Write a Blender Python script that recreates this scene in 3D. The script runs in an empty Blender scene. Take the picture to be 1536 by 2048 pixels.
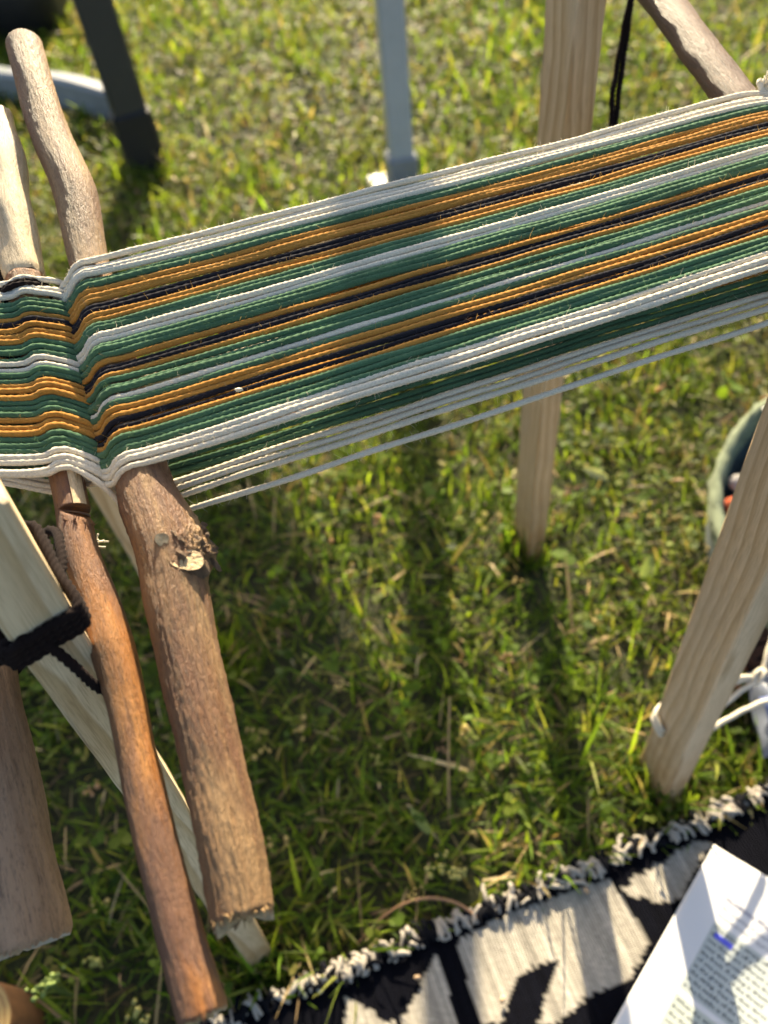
import bpy, math, random
import numpy as np
from mathutils import Vector, Matrix

random.seed(7)
rng = np.random.default_rng(11)
scene = bpy.context.scene
COL = scene.collection

# ------------------------------------------------------------------ camera
cam_data = bpy.data.cameras.new('camera')
cam = bpy.data.objects.new('camera', cam_data)
COL.objects.link(cam)
PITCH, ROLL = math.radians(50.2), math.radians(8.12)
_f = Vector((0, math.cos(PITCH), -math.sin(PITCH)))
_u = Vector((0, math.sin(PITCH), math.cos(PITCH)))
_r = Vector((1, 0, 0))
R_ = math.cos(ROLL) * _r - math.sin(ROLL) * _u
U_ = math.sin(ROLL) * _r + math.cos(ROLL) * _u
cam.matrix_world = Matrix(((R_.x, U_.x, -_f.x, 0), (R_.y, U_.y, -_f.y, 0), (R_.z, U_.z, -_f.z, 0.70), (0, 0, 0, 1)))
cam_data.sensor_fit = 'VERTICAL'
cam_data.sensor_height = 36.0
cam_data.lens = 36.0 * 1547.0 / 2048.0
cam_data.clip_start = 0.01
cam_data.clip_end = 500
cam_data.dof.use_dof = True
cam_data.dof.focus_distance = 0.305
cam_data.dof.aperture_fstop = cam_data.lens / 3.5
scene.camera = cam

# ------------------------------------------------------------------ light
SUN = Vector((0.095, 1.0, 0.475)).normalized()
world = bpy.data.worlds.new('World')
scene.world = world
world.use_nodes = True
wn = world.node_tree
wn.nodes.clear()
sky = wn.nodes.new('ShaderNodeTexSky')
sky.sky_type = 'NISHITA'
sky.sun_disc = False
sky.air_density = 1.0
sky.dust_density = 3.0
sky.ozone_density = 0.8
sky.sun_elevation = math.asin(SUN.z)
sky.sun_rotation = math.atan2(SUN.x, SUN.y)
bg = wn.nodes.new('ShaderNodeBackground')
bg.inputs['Strength'].default_value = 0.078
wo = wn.nodes.new('ShaderNodeOutputWorld')
wn.links.new(sky.outputs[0], bg.inputs[0])
wn.links.new(bg.outputs[0], wo.inputs[0])
sun_data = bpy.data.lights.new('sun', 'SUN')
sun_data.energy = 5.0
sun_data.angle = math.radians(0.53)
sun_data.color = (1.0, 0.84, 0.58)
sun = bpy.data.objects.new('sun', sun_data)
COL.objects.link(sun)
sun.rotation_mode = 'QUATERNION'
sun.rotation_quaternion = SUN.to_track_quat('Z', 'Y')
sun.location = (0, 3, 3)
scene.view_settings.view_transform = 'Standard'
scene.view_settings.look = 'None'
scene.view_settings.exposure = 1.72
scene.view_settings.gamma = 1.0
scene.view_settings.use_curve_mapping = False

# ------------------------------------------------------------------ node helpers
def new_mat(name):
    m = bpy.data.materials.new(name)
    m.use_nodes = True
    nt = m.node_tree
    nt.nodes.clear()
    out = nt.nodes.new('ShaderNodeOutputMaterial')
    return m, nt, out

def nd(nt, kind, attrs=None, **inputs):
    n = nt.nodes.new('ShaderNode' + kind)
    for k, v in (attrs or {}).items():
        setattr(n, k, v)
    for k, v in inputs.items():
        key = k.replace('_', ' ')
        s = n.inputs[int(k[1:])] if k[0] == 'i' and k[1:].isdigit() else n.inputs[key]
        if isinstance(v, bpy.types.NodeSocket):
            nt.links.new(v, s)
        else:
            s.default_value = v
    return n

def ramp(nt, fac, stops):
    n = nt.nodes.new('ShaderNodeValToRGB')
    cr = n.color_ramp
    while len(cr.elements) < len(stops):
        cr.elements.new(0.5)
    for e, (p, c) in zip(cr.elements, stops):
        e.position = p
        e.color = (c, c, c, 1) if not isinstance(c, (tuple, list)) else (c[0], c[1], c[2], 1)
    nt.links.new(fac, n.inputs[0])
    return n.outputs[0]

def mixc(nt, fac, a, b, mode='MIX'):
    n = nt.nodes.new('ShaderNodeMix')
    n.data_type = 'RGBA'
    n.blend_type = mode
    for i, v in ((0, fac), (6, a), (7, b)):
        s = n.inputs[i]
        if isinstance(v, bpy.types.NodeSocket):
            nt.links.new(v, s)
        elif i == 0:
            s.default_value = v
        else:
            s.default_value = (v[0], v[1], v[2], 1)
    return n.outputs[2]

def obj_coord(nt, scale=(1, 1, 1), loc=(0, 0, 0)):
    tc = nt.nodes.new('ShaderNodeTexCoord')
    mp = nt.nodes.new('ShaderNodeMapping')
    mp.inputs['Scale'].default_value = scale
    mp.inputs['Location'].default_value = loc
    nt.links.new(tc.outputs['Object'], mp.inputs[0])
    return mp.outputs[0]

def noise(nt, vec, scale, detail=4, rough=0.55, dist=0.0):
    return nd(nt, 'TexNoise', None, Vector=vec, Scale=scale, Detail=detail, Roughness=rough, Distortion=dist).outputs[0]

def math_n(nt, op, a, b=0.0):
    return nd(nt, 'Math', {'operation': op}, i0=a, i1=b).outputs[0]

def simple_mat(name, col, rough=0.6, var=0.12, scale=40, bump=0.0, metal=0.0, bump_scale=300, spec=0.5):
    m, nt, out = new_mat(name)
    v = obj_coord(nt)
    f = noise(nt, v, scale, 5)
    lo = tuple(max(0, c * (1 - var)) for c in col)
    hi = tuple(min(1, c * (1 + var)) for c in col)
    c = ramp(nt, f, [(0.3, lo), (0.7, hi)])
    p = nd(nt, 'BsdfPrincipled', None, Base_Color=c, Roughness=rough, Metallic=metal)
    p.inputs['Specular IOR Level'].default_value = spec
    if bump:
        h = noise(nt, v, bump_scale, 4)
        b = nd(nt, 'Bump', None, Strength=bump, Distance=0.001, Height=h)
        nt.links.new(b.outputs[0], p.inputs['Normal'])
    nt.links.new(p.outputs[0], out.inputs[0])
    return m

def yarn_mat(name, col, var=0.15, sheen=0.35, dark=None):
    m, nt, out = new_mat(name)
    v = obj_coord(nt)
    f = noise(nt, v, 60, 3)
    fine = noise(nt, v, 1500, 3)
    lo = tuple(c * (1 - var) for c in col)
    hi = tuple(min(1, c * (1 + var)) for c in col)
    c = ramp(nt, f, [(0.3, lo), (0.7, hi)])
    c = mixc(nt, 0.35, c, ramp(nt, fine, [(0.3, tuple(x * 0.55 for x in col)), (0.7, tuple(min(1, x * 1.35) for x in col))]))
    p = nd(nt, 'BsdfPrincipled', None, Base_Color=c, Roughness=0.92)
    p.inputs['Specular IOR Level'].default_value = 0.15
    p.inputs['Sheen Weight'].default_value = sheen
    p.inputs['Sheen Roughness'].default_value = 0.45
    p.inputs['Sheen Tint'].default_value = tuple(min(1, 0.25 + x * 1.1) for x in col) + (1,)
    b = nd(nt, 'Bump', None, Strength=0.5, Distance=0.0003, Height=noise(nt, v, 2600, 2))
    nt.links.new(b.outputs[0], p.inputs['Normal'])
    tr = nd(nt, 'BsdfTranslucent', None, Color=c)
    mx = nd(nt, 'MixShader', None, i0=0.12, i1=p.outputs[0], i2=tr.outputs[0])
    nt.links.new(mx.outputs[0], out.inputs[0])
    return m

def bark_mat(name, tan, brown, side, side_amt=0.6, ridge=1.0, dark=(0.05, 0.03, 0.02), seed=0.0, purple=None):
    """stick bark: colours run along the stick (local z), an orange-ish side toward local +x with its shade painted in"""
    m, nt, out = new_mat(name)
    tc = nt.nodes.new('ShaderNodeTexCoord')
    sx = nd(nt, 'SeparateXYZ', None, Vector=tc.outputs['Object'])
    lng = obj_coord(nt, (1, 1, 0.10), (seed, seed * 1.7, seed))
    med = obj_coord(nt, (1, 1, 0.22), (seed, seed, 0))
    fin = obj_coord(nt, (1, 1, 0.35))
    big = noise(nt, lng, 120, 4, 0.6)
    base = ramp(nt, big, [(0.32, brown), (0.52, tan), (0.75, tuple(min(1, x * 1.18) for x in tan))])
    if purple:
        pn = noise(nt, obj_coord(nt, (1, 1, 0.18), (3.1, seed, 1)), 70, 4, 0.65)
        base = mixc(nt, ramp(nt, pn, [(0.47, 0.0), (0.60, 0.85)]), base, purple)
    # left side: orange-brown tint, darkened to paint in its shade
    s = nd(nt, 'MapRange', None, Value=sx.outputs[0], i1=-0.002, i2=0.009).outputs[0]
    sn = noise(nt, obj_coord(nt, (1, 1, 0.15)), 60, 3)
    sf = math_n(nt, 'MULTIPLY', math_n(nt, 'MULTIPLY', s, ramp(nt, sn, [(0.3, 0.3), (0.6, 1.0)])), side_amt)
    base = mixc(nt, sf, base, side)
    # dark pores / lenticels
    vor = nd(nt, 'TexVoronoi', None, Vector=med, Scale=1300).outputs[0]
    base = mixc(nt, ramp(nt, vor, [(0.10, 0.45), (0.30, 0.0)]), base, dark)
    ridges = noise(nt, lng, 800, 6, 0.75)
    base = mixc(nt, ramp(nt, ridges, [(0.28, 0.75), (0.48, 0.0)]), base, dark)
    crk = noise(nt, obj_coord(nt, (1, 1, 0.3), (seed, 2, 0)), 420, 6, 0.8, 0.4)
    base = mixc(nt, ramp(nt, crk, [(0.36, 0.55), (0.47, 0.0)]), base, tuple(x * 0.45 for x in brown))
    spk = noise(nt, fin, 2500, 3, 0.7)
    base = mixc(nt, ramp(nt, spk, [(0.60, 0.0), (0.78, 0.5)]), base, tuple(min(1, x * 1.8) for x in tan))
    p = nd(nt, 'BsdfPrincipled', None, Base_Color=base, Roughness=ramp(nt, big, [(0.3, 0.36), (0.7, 0.55)]))
    p.inputs['Specular IOR Level'].default_value = 0.5
    h1 = nd(nt, 'Bump', None, Strength=1.0 * ridge, Distance=0.0026, Height=ridges)
    h2 = nd(nt, 'Bump', None, Strength=1.0 * ridge, Distance=0.0020, Height=noise(nt, med, 700, 6, 0.8))
    nt.links.new(h1.outputs[0], h2.inputs['Normal'])
    nt.links.new(h2.outputs[0], p.inputs['Normal'])
    nt.links.new(p.outputs[0], out.inputs[0])
    return m

def pine_mat(name, ox, oy, light=(0.74, 0.57, 0.35), darkc=(0.48, 0.30, 0.13), period=0.0075, seed=0.0):
    m, nt, out = new_mat(name)
    tc = nt.nodes.new('ShaderNodeTexCoord')
    wob = nd(nt, 'TexNoise', None, Vector=obj_coord(nt, (1, 1, 0.25), (seed, 0, seed)), Scale=14, Detail=2).outputs[0]
    s = nd(nt, 'SeparateXYZ', None, Vector=tc.outputs['Object'])
    x = math_n(nt, 'ADD', s.outputs[0], ox)
    y = math_n(nt, 'ADD', s.outputs[1], oy)
    r = math_n(nt, 'SQRT', math_n(nt, 'ADD', math_n(nt, 'MULTIPLY', x, x), math_n(nt, 'MULTIPLY', y, y)))
    r = math_n(nt, 'ADD', r, math_n(nt, 'MULTIPLY', wob, 0.040))
    r = math_n(nt, 'ADD', r, math_n(nt, 'MULTIPLY', s.outputs[2], 0.006))
    fr = math_n(nt, 'FRACT', math_n(nt, 'DIVIDE', r, period))
    ringc = ramp(nt, fr, [(0.0, light), (0.45, tuple(a * 0.6 + b * 0.4 for a, b in zip(light, darkc))), (0.80, darkc), (0.92, tuple(x * 0.9 for x in darkc)), (1.0, light)])
    soft = mixc(nt, 0.30, ringc, tuple(a * 0.7 + b * 0.3 for a, b in zip(light, darkc)))
    g = noise(nt, obj_coord(nt, (1, 1, 0.03)), 2200, 3)
    c = mixc(nt, ramp(nt, g, [(0.35, 0.45), (0.55, 0.0)]), soft, tuple(x * 0.6 for x in darkc))
    st = noise(nt, obj_coord(nt, (1, 1, 0.3), (seed, seed, 0)), 25, 4)
    c = mixc(nt, ramp(nt, st, [(0.5, 0.0), (0.8, 0.45)]), c, (0.42, 0.36, 0.28))
    # soil stain at the foot of the post
    ft = nd(nt, 'MapRange', None, Value=s.outputs[2], i1=0.13, i2=0.0).outputs[0]
    c = mixc(nt, math_n(nt, 'MULTIPLY', math_n(nt, 'MULTIPLY', ft, ramp(nt, noise(nt, obj_coord(nt, (1, 1, 0.4)), 90, 4), [(0.35, 0.45), (0.6, 1.0)])), 0.9), c, (0.26, 0.13, 0.045))
    p = nd(nt, 'BsdfPrincipled', None, Base_Color=c, Roughness=0.62)
    p.inputs['Specular IOR Level'].default_value = 0.3
    b = nd(nt, 'Bump', None, Strength=0.4, Distance=0.0006, Height=noise(nt, obj_coord(nt, (1, 1, 0.08)), 1300, 4))
    nt.links.new(b.outputs[0], p.inputs['Normal'])
    nt.links.new(p.outputs[0], out.inputs[0])
    return m

def leaf_mat(name, rough=0.5, trans=0.55, spec=0.26):
    m, nt, out = new_mat(name)
    a = nd(nt, 'Attribute', {'attribute_name': 'Col'})
    c = a.outputs['Color']
    p = nd(nt, 'BsdfPrincipled', None, Base_Color=c, Roughness=rough)
    p.inputs['Specular IOR Level'].default_value = spec
    tcol = mixc(nt, 1.0, c, (1.55, 1.5, 0.65), 'MULTIPLY')
    t = nd(nt, 'BsdfTranslucent', None, Color=tcol)
    mx = nd(nt, 'MixShader', None, i0=trans, i1=p.outputs[0], i2=t.outputs[0])
    nt.links.new(mx.outputs[0], out.inputs[0])
    return m

# ------------------------------------------------------------------ mesh helpers
def mesh_np(name, verts, faces, smooth=True, cols=None):
    """verts (n,3), faces (m,k) array of one polygon size, or list of such arrays"""
    me = bpy.data.meshes.new(name)
    verts = np.asarray(verts, dtype=np.float32)
    fl = faces if isinstance(faces, list) else [faces]
    fl = [np.asarray(f, dtype=np.int32) for f in fl if len(f)]
    me.vertices.add(len(verts))
    me.vertices.foreach_set('co', verts.ravel())
    loops = np.concatenate([f.ravel() for f in fl])
    tot = np.concatenate([np.full(len(f), f.shape[1], dtype=np.int32) for f in fl])
    start = np.concatenate([[0], np.cumsum(tot)[:-1]]).astype(np.int32)
    me.loops.add(len(loops))
    me.loops.foreach_set('vertex_index', loops)
    me.polygons.add(len(tot))
    me.polygons.foreach_set('loop_start', start)
    me.polygons.foreach_set('loop_total', tot)
    me.polygons.foreach_set('use_smooth', np.full(len(tot), smooth, dtype=bool))
    if cols is not None:
        at = me.attributes.new('Col', 'FLOAT_COLOR', 'POINT')
        c4 = np.ones((len(verts), 4), dtype=np.float32)
        c4[:, :3] = cols
        at.data.foreach_set('color', c4.ravel())
    me.update(calc_edges=True)
    me.validate()
    return me

def link(name, me, mat, parent=None, mw=None):
    o = bpy.data.objects.new(name, me)
    COL.objects.link(o)
    if mat and me is not None and len(me.materials) == 0:
        me.materials.append(mat)
    if parent is not None:
        o.parent = parent
        o.matrix_parent_inverse = parent.matrix_world.inverted()
    if mw is not None:
        o.matrix_world = mw
    return o

def tag(o, label, cat, group=None):
    o['label'] = label
    o['category'] = cat
    if group:
        o['group'] = group
    return o

def empty(name, loc, label, cat, group=None):
    o = bpy.data.objects.new(name, None)
    COL.objects.link(o)
    o.matrix_world = Matrix.Translation(loc)
    o.empty_display_size = 0.02
    return tag(o, label, cat, group)

def local_mesh(name, verts, faces, parent_loc=None, **k):
    v = np.asarray(verts, dtype=float)
    if parent_loc is not None:
        v = v - np.asarray(parent_loc)
    return mesh_np(name, v, faces, **k)

def catmull(pts, step):
    P = np.asarray(pts, float)
    P = np.vstack([2 * P[0] - P[1], P, 2 * P[-1] - P[-2]])
    out = []
    for i in range(1, len(P) - 2):
        p0, p1, p2, p3 = P[i - 1], P[i], P[i + 1], P[i + 2]
        # centripetal parameters
        t0 = 0.0
        t1 = t0 + max(np.linalg.norm(p1 - p0), 1e-6) ** 0.5
        t2 = t1 + max(np.linalg.norm(p2 - p1), 1e-6) ** 0.5
        t3 = t2 + max(np.linalg.norm(p3 - p2), 1e-6) ** 0.5
        n = max(2, int(np.linalg.norm(p2 - p1) / step * 1.5))
        t = np.linspace(t1, t2, n, endpoint=False)[:, None]
        A1 = (t1 - t) / (t1 - t0) * p0 + (t - t0) / (t1 - t0) * p1
        A2 = (t2 - t) / (t2 - t1) * p1 + (t - t1) / (t2 - t1) * p2
        A3 = (t3 - t) / (t3 - t2) * p2 + (t - t2) / (t3 - t2) * p3
        B1 = (t2 - t) / (t2 - t0) * A1 + (t - t0) / (t2 - t0) * A2
        B2 = (t3 - t) / (t3 - t1) * A2 + (t - t1) / (t3 - t1) * A3
        out.append((t2 - t) / (t2 - t1) * B1 + (t - t1) / (t2 - t1) * B2)
    out.append(P[-2][None])
    C = np.vstack(out)
    d = np.concatenate([[0], np.cumsum(np.linalg.norm(np.diff(C, axis=0), axis=1))])
    m = max(3, int(d[-1] / step) + 1)
    s = np.linspace(0, d[-1], m)
    return np.stack([np.interp(s, d, C[:, k]) for k in range(3)], 1), s

def frames(C, ref):
    T = np.gradient(C, axis=0)
    T /= np.linalg.norm(T, axis=1, keepdims=True) + 1e-12
    N = np.zeros_like(T)
    r = np.asarray(ref, float)
    r = r - T[0] * (r @ T[0])
    r /= np.linalg.norm(r)
    for i in range(len(T)):
        r = r - T[i] * (r @ T[i])
        r /= np.linalg.norm(r) + 1e-12
        N[i] = r
    B = np.cross(T, N)
    return T, N, B

def tube(C, rad, sides, ref=(0, 0, 1), lobes=0, pitch=0.007, depth=0.15, phase=0.0, s=None, cap=True):
    T, N, B = frames(C, ref)
    n = len(C)
    th = np.linspace(0, 2 * np.pi, sides, endpoint=False)
    rr = np.full((n, sides), 1.0) * (np.asarray(rad).reshape(-1, 1) if np.ndim(rad) else rad)
    if lobes:
        rr = rr * (1 + depth * np.cos(lobes * th[None, :] - 2 * np.pi * s[:, None] / (pitch / lobes) + phase))
    V = C[:, None, :] + rr[..., None] * (np.cos(th)[None, :, None] * N[:, None, :] + np.sin(th)[None, :, None] * B[:, None, :])
    V = V.reshape(-1, 3)
    i = np.arange(n - 1)[:, None] * sides
    j = np.arange(sides)[None, :]
    j2 = (j + 1) % sides
    F = np.stack([i + j, i + j2, i + sides + j2, i + sides + j], -1).reshape(-1, 4)
    fl = [F]
    if cap:
        V = np.vstack([V, C[0], C[-1]])
        a, b = n * sides, n * sides + 1
        jj = np.arange(sides)
        k = (jj + 1) % sides
        e = (n - 1) * sides
        fl.append(np.vstack([np.stack([np.full(sides, a), k, jj], 1), np.stack([np.full(sides, b), e + jj, e + k], 1)]))
    return V, fl

def merge(parts):
    V, Q, T = [], [], []
    off = 0
    for v, fl in parts:
        V.append(v)
        for f in (fl if isinstance(fl, list) else [fl]):
            f = np.asarray(f)
            (Q if f.shape[1] == 4 else T).append(f + off)
        off += len(v)
    out = []
    if Q:
        out.append(np.vstack(Q))
    if T:
        out.append(np.vstack(T))
    return np.vstack(V), out

def bevel_box(sx, sy, sz, b, z0=0.0):
    """box with chamfered vertical and end edges, base at z0, length along z"""
    hx, hy = sx / 2, sy / 2
    def ring(ix, z):
        x, y = hx - ix, hy - ix
        return [(x - b, -y, z), (x, -y + b, z), (x, y - b, z), (x - b, y, z), (-x + b, y, z), (-x, y - b, z), (-x, -y + b, z), (-x + b, -y, z)]
    R = [ring(b, z0), ring(0, z0 + b)]
    nmid = max(2, int(sz / 0.02))
    for k in range(1, nmid):
        R.append(ring(0, z0 + b + (sz - 2 * b) * k / nmid))
    R += [ring(0, z0 + sz - b), ring(b, z0 + sz)]
    V = np.array([p for r in R for p in r])
    n = len(R)
    Q = []
    for i in range(n - 1):
        for j in range(8):
            Q.append((i * 8 + j, i * 8 + (j + 1) % 8, (i + 1) * 8 + (j + 1) % 8, (i + 1) * 8 + j))
    c0, c1 = len(V), len(V) + 1
    V = np.vstack([V, [(0, 0, z0)], [(0, 0, z0 + sz)]])
    T = []
    for j in range(8):
        T.append((c0, (j + 1) % 8, j))
        T.append((c1, (n - 1) * 8 + j, (n - 1) * 8 + (j + 1) % 8))
    return V, [np.array(Q), np.array(T)]

DW = np.array([0.976, 0.217, 0.0])      # along the warp, left to right
NW = np.array([-0.217, 0.976, 0.0])     # across the warp, away from the viewer
UP = np.array([0.0, 0.0, 1.0])

# ------------------------------------------------------------------ materials
M = {}
M['cream'] = yarn_mat('cream_cotton', (0.73, 0.665, 0.53), 0.06, 0.25)
M['green'] = yarn_mat('green_cotton', (0.078, 0.158, 0.084), 0.28, 0.30)
M['ochre'] = yarn_mat('ochre_cotton', (0.47, 0.225, 0.045), 0.16, 0.25)
M['black'] = yarn_mat('black_cotton', (0.018, 0.017, 0.022), 0.2, 0.10)
M['brown_wool'] = yarn_mat('dark_brown_wool', (0.013, 0.0075, 0.0068), 0.25, 0.12)
M['cord'] = yarn_mat('cotton_cord', (0.72, 0.66, 0.53), 0.05, 0.2)
M['bark1'] = bark_mat('tan_bark', (0.52, 0.315, 0.145), (0.30, 0.14, 0.055), (0.25, 0.080, 0.022), 0.95, 1.0, seed=1.0, purple=(0.27, 0.13, 0.07))  # side colour deepened to stand in for the shaded left flank
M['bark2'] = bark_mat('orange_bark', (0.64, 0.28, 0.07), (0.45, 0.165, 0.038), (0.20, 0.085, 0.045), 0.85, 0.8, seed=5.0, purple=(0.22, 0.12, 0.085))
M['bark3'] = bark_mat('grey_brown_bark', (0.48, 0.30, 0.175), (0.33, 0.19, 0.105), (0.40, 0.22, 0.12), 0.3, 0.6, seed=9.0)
M['bark4'] = bark_mat('dull_brown_bark', (0.235, 0.115, 0.055), (0.12, 0.055, 0.028), (0.14, 0.07, 0.035), 0.4, 0.9, seed=14.0)
M['cutwood'] = simple_mat('pale_cut_wood', (0.50, 0.37, 0.20), 0.75, 0.45, 500, 0.8, bump_scale=900)
M['crumble'] = simple_mat('crumbled_bark', (0.34, 0.21, 0.09), 0.8, 0.5, 900, 0.5)
M['peeled'] = bark_mat('peeled_wood', (0.66, 0.50, 0.29), (0.50, 0.34, 0.17), (0.45, 0.30, 0.16), 0.25, 0.35, dark=(0.30, 0.19, 0.09), seed=20.0)
M['knotbark'] = bark_mat('rough_knot_bark', (0.30, 0.19, 0.11), (0.12, 0.07, 0.045), (0.10, 0.06, 0.04), 0.3, 1.4, seed=33.0)
M['greycut'] = simple_mat('grey_saw_cut', (0.42, 0.36, 0.28), 0.75, 0.15, 200, 0.3)

# ------------------------------------------------------------------ ground
gm, nt, out = new_mat('soil_and_thatch')
v = obj_coord(nt)
f1 = noise(nt, v, 9, 5, 0.65)
f2 = noise(nt, v, 160, 5, 0.7)
c = mixc(nt, ramp(nt, f1, [(0.4, 0.0), (0.65, 0.8)]), ramp(nt, f2, [(0.3, (0.018, 0.020, 0.008)), (0.55, (0.055, 0.052, 0.02)), (0.75, (0.16, 0.12, 0.055))]), ramp(nt, f2, [(0.3, (0.014, 0.026, 0.006)), (0.7, (0.05, 0.075, 0.018))]))
p = nd(nt, 'BsdfPrincipled', None, Base_Color=c, Roughness=0.9)
b = nd(nt, 'Bump', None, Strength=1.0, Distance=0.01, Height=f2)
nt.links.new(b.outputs[0], p.inputs['Normal'])
nt.links.new(p.outputs[0], out.inputs[0])
gx = np.concatenate([[-80, -20, -6], np.linspace(-2.5, 2.5, 60), [6, 20, 80]])
gy = np.concatenate([[-80, -20, -4], np.linspace(-0.8, 4.2, 60), [8, 25, 100]])
X, Y = np.meshgrid(gx, gy)
Z = 0.006 * np.sin(X * 5.1 + 1) * np.sin(Y * 4.3) - 0.006
ny, nx = X.shape
idx = np.arange(ny * nx).reshape(ny, nx)
F = np.stack([idx[:-1, :-1], idx[:-1, 1:], idx[1:, 1:], idx[1:, :-1]], -1).reshape(-1, 4)
g = link('ground', mesh_np('ground', np.stack([X, Y, Z], -1).reshape(-1, 3), F), gm)
g['kind'] = 'structure'

# rug frame (far edge runs from RUG0 along RE1, the rug lies toward RE2)
RUG0 = np.array([-0.171, 0.0989])
RE1 = np.array([0.974, 0.227]); RE1 /= np.linalg.norm(RE1)
RE2 = np.array([RE1[1], -RE1[0]])
def rug_local(P):
    d = P - RUG0
    return d @ RE1, d @ RE2

BASKET = np.array([0.490, 0.436]); BASKET_R = 0.172
BM = np.array([[0.60 * 1.14, 0.80 * 0.92, 0], [0.80 * 1.14, -0.60 * 0.92, 0], [0, 0, 1.0]])   # oval plan: long axis, short axis

def keep_mask(P, margin=0.004):
    a, b = rug_local(P)
    m = ~((a > -0.30) & (a < 1.0) & (b > margin) & (b < 0.75))
    m &= np.linalg.norm((P - BASKET) @ np.linalg.inv(BM[:2, :2]).T, axis=1) > BASKET_R - 0.015
    m &= np.linalg.norm(P - np.array([-0.361, 0.108]), axis=1) > 0.036
    return m

def patchy(P):
    x, y = P[:, 0], P[:, 1]
    return 0.5 + 0.25 * np.sin(x * 11 + 3 * np.sin(y * 4)) * np.cos(y * 9 + 2 * np.sin(x * 5)) + 0.25 * np.sin(x * 27 + y * 13) * np.sin(y * 31 - x * 7)

def sample(n, x0, x1, y0, y1):
    P = np.stack([rng.uniform(x0, x1, n), rng.uniform(y0, y1, n)], 1)
    return P[keep_mask(P)]

def frustum(P, pad):
    """drop what lies far outside the part of the lawn the picture looks at"""
    return P[(np.abs(P[:, 0] - 0.05 - 0.03 * P[:, 1]) < 0.36 + 0.40 * P[:, 1] + pad)]

def blades(P, length, width, lean, cols, curl=0.5):
    n = len(P)
    h = rng.uniform(0, 2 * np.pi, n)
    hd = np.stack([np.cos(h), np.sin(h), np.zeros(n)], 1)
    roll = rng.normal(0, 0.5, n)
    sd = np.stack([-np.sin(h) * np.cos(roll), np.cos(h) * np.cos(roll), np.sin(roll)], 1)
    a0 = np.clip(lean, 0.0, 1.5)                     # angle from vertical at base
    a1 = np.clip(lean + curl * rng.uniform(0.2, 1.6, n), 0, 2.2)
    pos = np.concatenate([P, rng.uniform(-0.008, 0.002, n)[:, None]], 1)
    V = np.zeros((n, 8, 3))
    ws = [0.75, 1.0, 0.75, 0.12]
    for k in range(4):
        V[:, 2 * k] = pos - sd * (width * ws[k] / 2)[:, None]
        V[:, 2 * k + 1] = pos + sd * (width * ws[k] / 2)[:, None]
        a = a0 + (a1 - a0) * k / 3
        pos = pos + (hd * np.sin(a)[:, None] + np.array([0, 0, 1.0]) * np.cos(a)[:, None]) * (length / 3)[:, None]
        pos[:, 2] = np.maximum(pos[:, 2], 0.001)
    b = np.arange(n)[:, None, None] * 8
    F = (b + np.array([[0, 1, 3, 2], [2, 3, 5, 4], [4, 5, 7, 6]])[None]).reshape(-1, 4)
    return V.reshape(-1, 3), F, np.repeat(cols, 8, axis=0)

def palette(n, P, stops, spread=0.25):
    """stops: list of (weight, colour)"""
    w = np.array([s[0] for s in stops], float); w /= w.sum()
    c = np.array([s[1] for s in stops])
    k = rng.choice(len(stops), n, p=w)
    col = c[k] * np.exp(rng.normal(0, spread, n))[:, None]
    return np.clip(col, 0.004, 0.9)

GREENS = [(4, (0.108, 0.182, 0.018)), (2.0, (0.058, 0.108, 0.015)), (3.8, (0.160, 0.225, 0.024)), (2.0, (0.21, 0.23, 0.045)), (1.0, (0.30, 0.24, 0.12)), (0.35, (0.16, 0.115, 0.06))]
Vs, Fs, Cs = [], [], []
off = 0
for (n, x0, x1, y0, y1, ln, wd) in ((42000, -0.60, 0.85, -0.05, 0.75, 0.027, 0.0024), (38000, -0.85, 1.1, 0.75, 1.6, 0.032, 0.0034), (30000, -1.3, 1.5, 1.6, 2.7, 0.042, 0.0046), (9000, -1.8, 2.0, 2.7, 4.0, 0.05, 0.007)):
    P = frustum(sample(n, x0, x1, y0, y1), 0.25)
    pt = patchy(P)
    P = P[rng.uniform(0, 1, len(P)) < 0.30 + 0.85 * pt]
    m = len(P)
    pt = patchy(P)
    L = ln * np.exp(rng.normal(0, 0.38, m)) * (0.7 + 0.5 * pt)
    W = wd * np.exp(rng.normal(0, 0.35, m))
    lean = np.abs(rng.normal(0.75, 0.40, m))
    gc = palette(m, P, GREENS)
    dry = np.clip(0.5 + 0.5 * np.sin(P[:, 0] * 6.3 + 1.7 * np.sin(P[:, 1] * 3.1)) * np.cos(P[:, 1] * 5.2 + 1.3 * np.sin(P[:, 0] * 4.4 + 1)), 0, 1) ** 2
    gc = gc * (1 - 0.22 * dry[:, None]) + np.array([0.24, 0.185, 0.075]) * (0.22 * dry * rng.uniform(0.3, 1.3, m))[:, None]
    v_, f_, c_ = blades(P, L * (1 - 0.25 * dry), W, lean + 0.25 * dry, gc, 0.6)
    Vs.append(v_); Fs.append(f_ + off); Cs.append(c_); off += len(v_)
FEET = [(0.207, 0.230, 0.022), (0.154, 0.505, 0.022), (-0.156, 0.149, 0.022), (-0.200, 0.410, 0.022), (0.117, 1.335, 0.035), (-0.365, 1.545, 0.045)]
for fx, fy, fr_ in FEET:
    m = 110
    aa = rng.uniform(0, 2 * np.pi, m); rr0 = fr_ * np.sqrt(rng.uniform(0.45, 2.2, m))
    P = np.stack([fx + np.cos(aa) * rr0, fy + np.sin(aa) * rr0], 1)
    P = P[keep_mask(P)]; m = len(P)
    v_, f_, c_ = blades(P, 0.034 * np.exp(rng.normal(0, 0.35, m)), 0.0026 * np.exp(rng.normal(0, 0.3, m)) * (1 + 0.4 * fy), np.abs(rng.normal(0.35, 0.3, m)), palette(m, P, GREENS), 0.5)
    Vs.append(v_); Fs.append(f_ + off); Cs.append(c_); off += len(v_)
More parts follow.
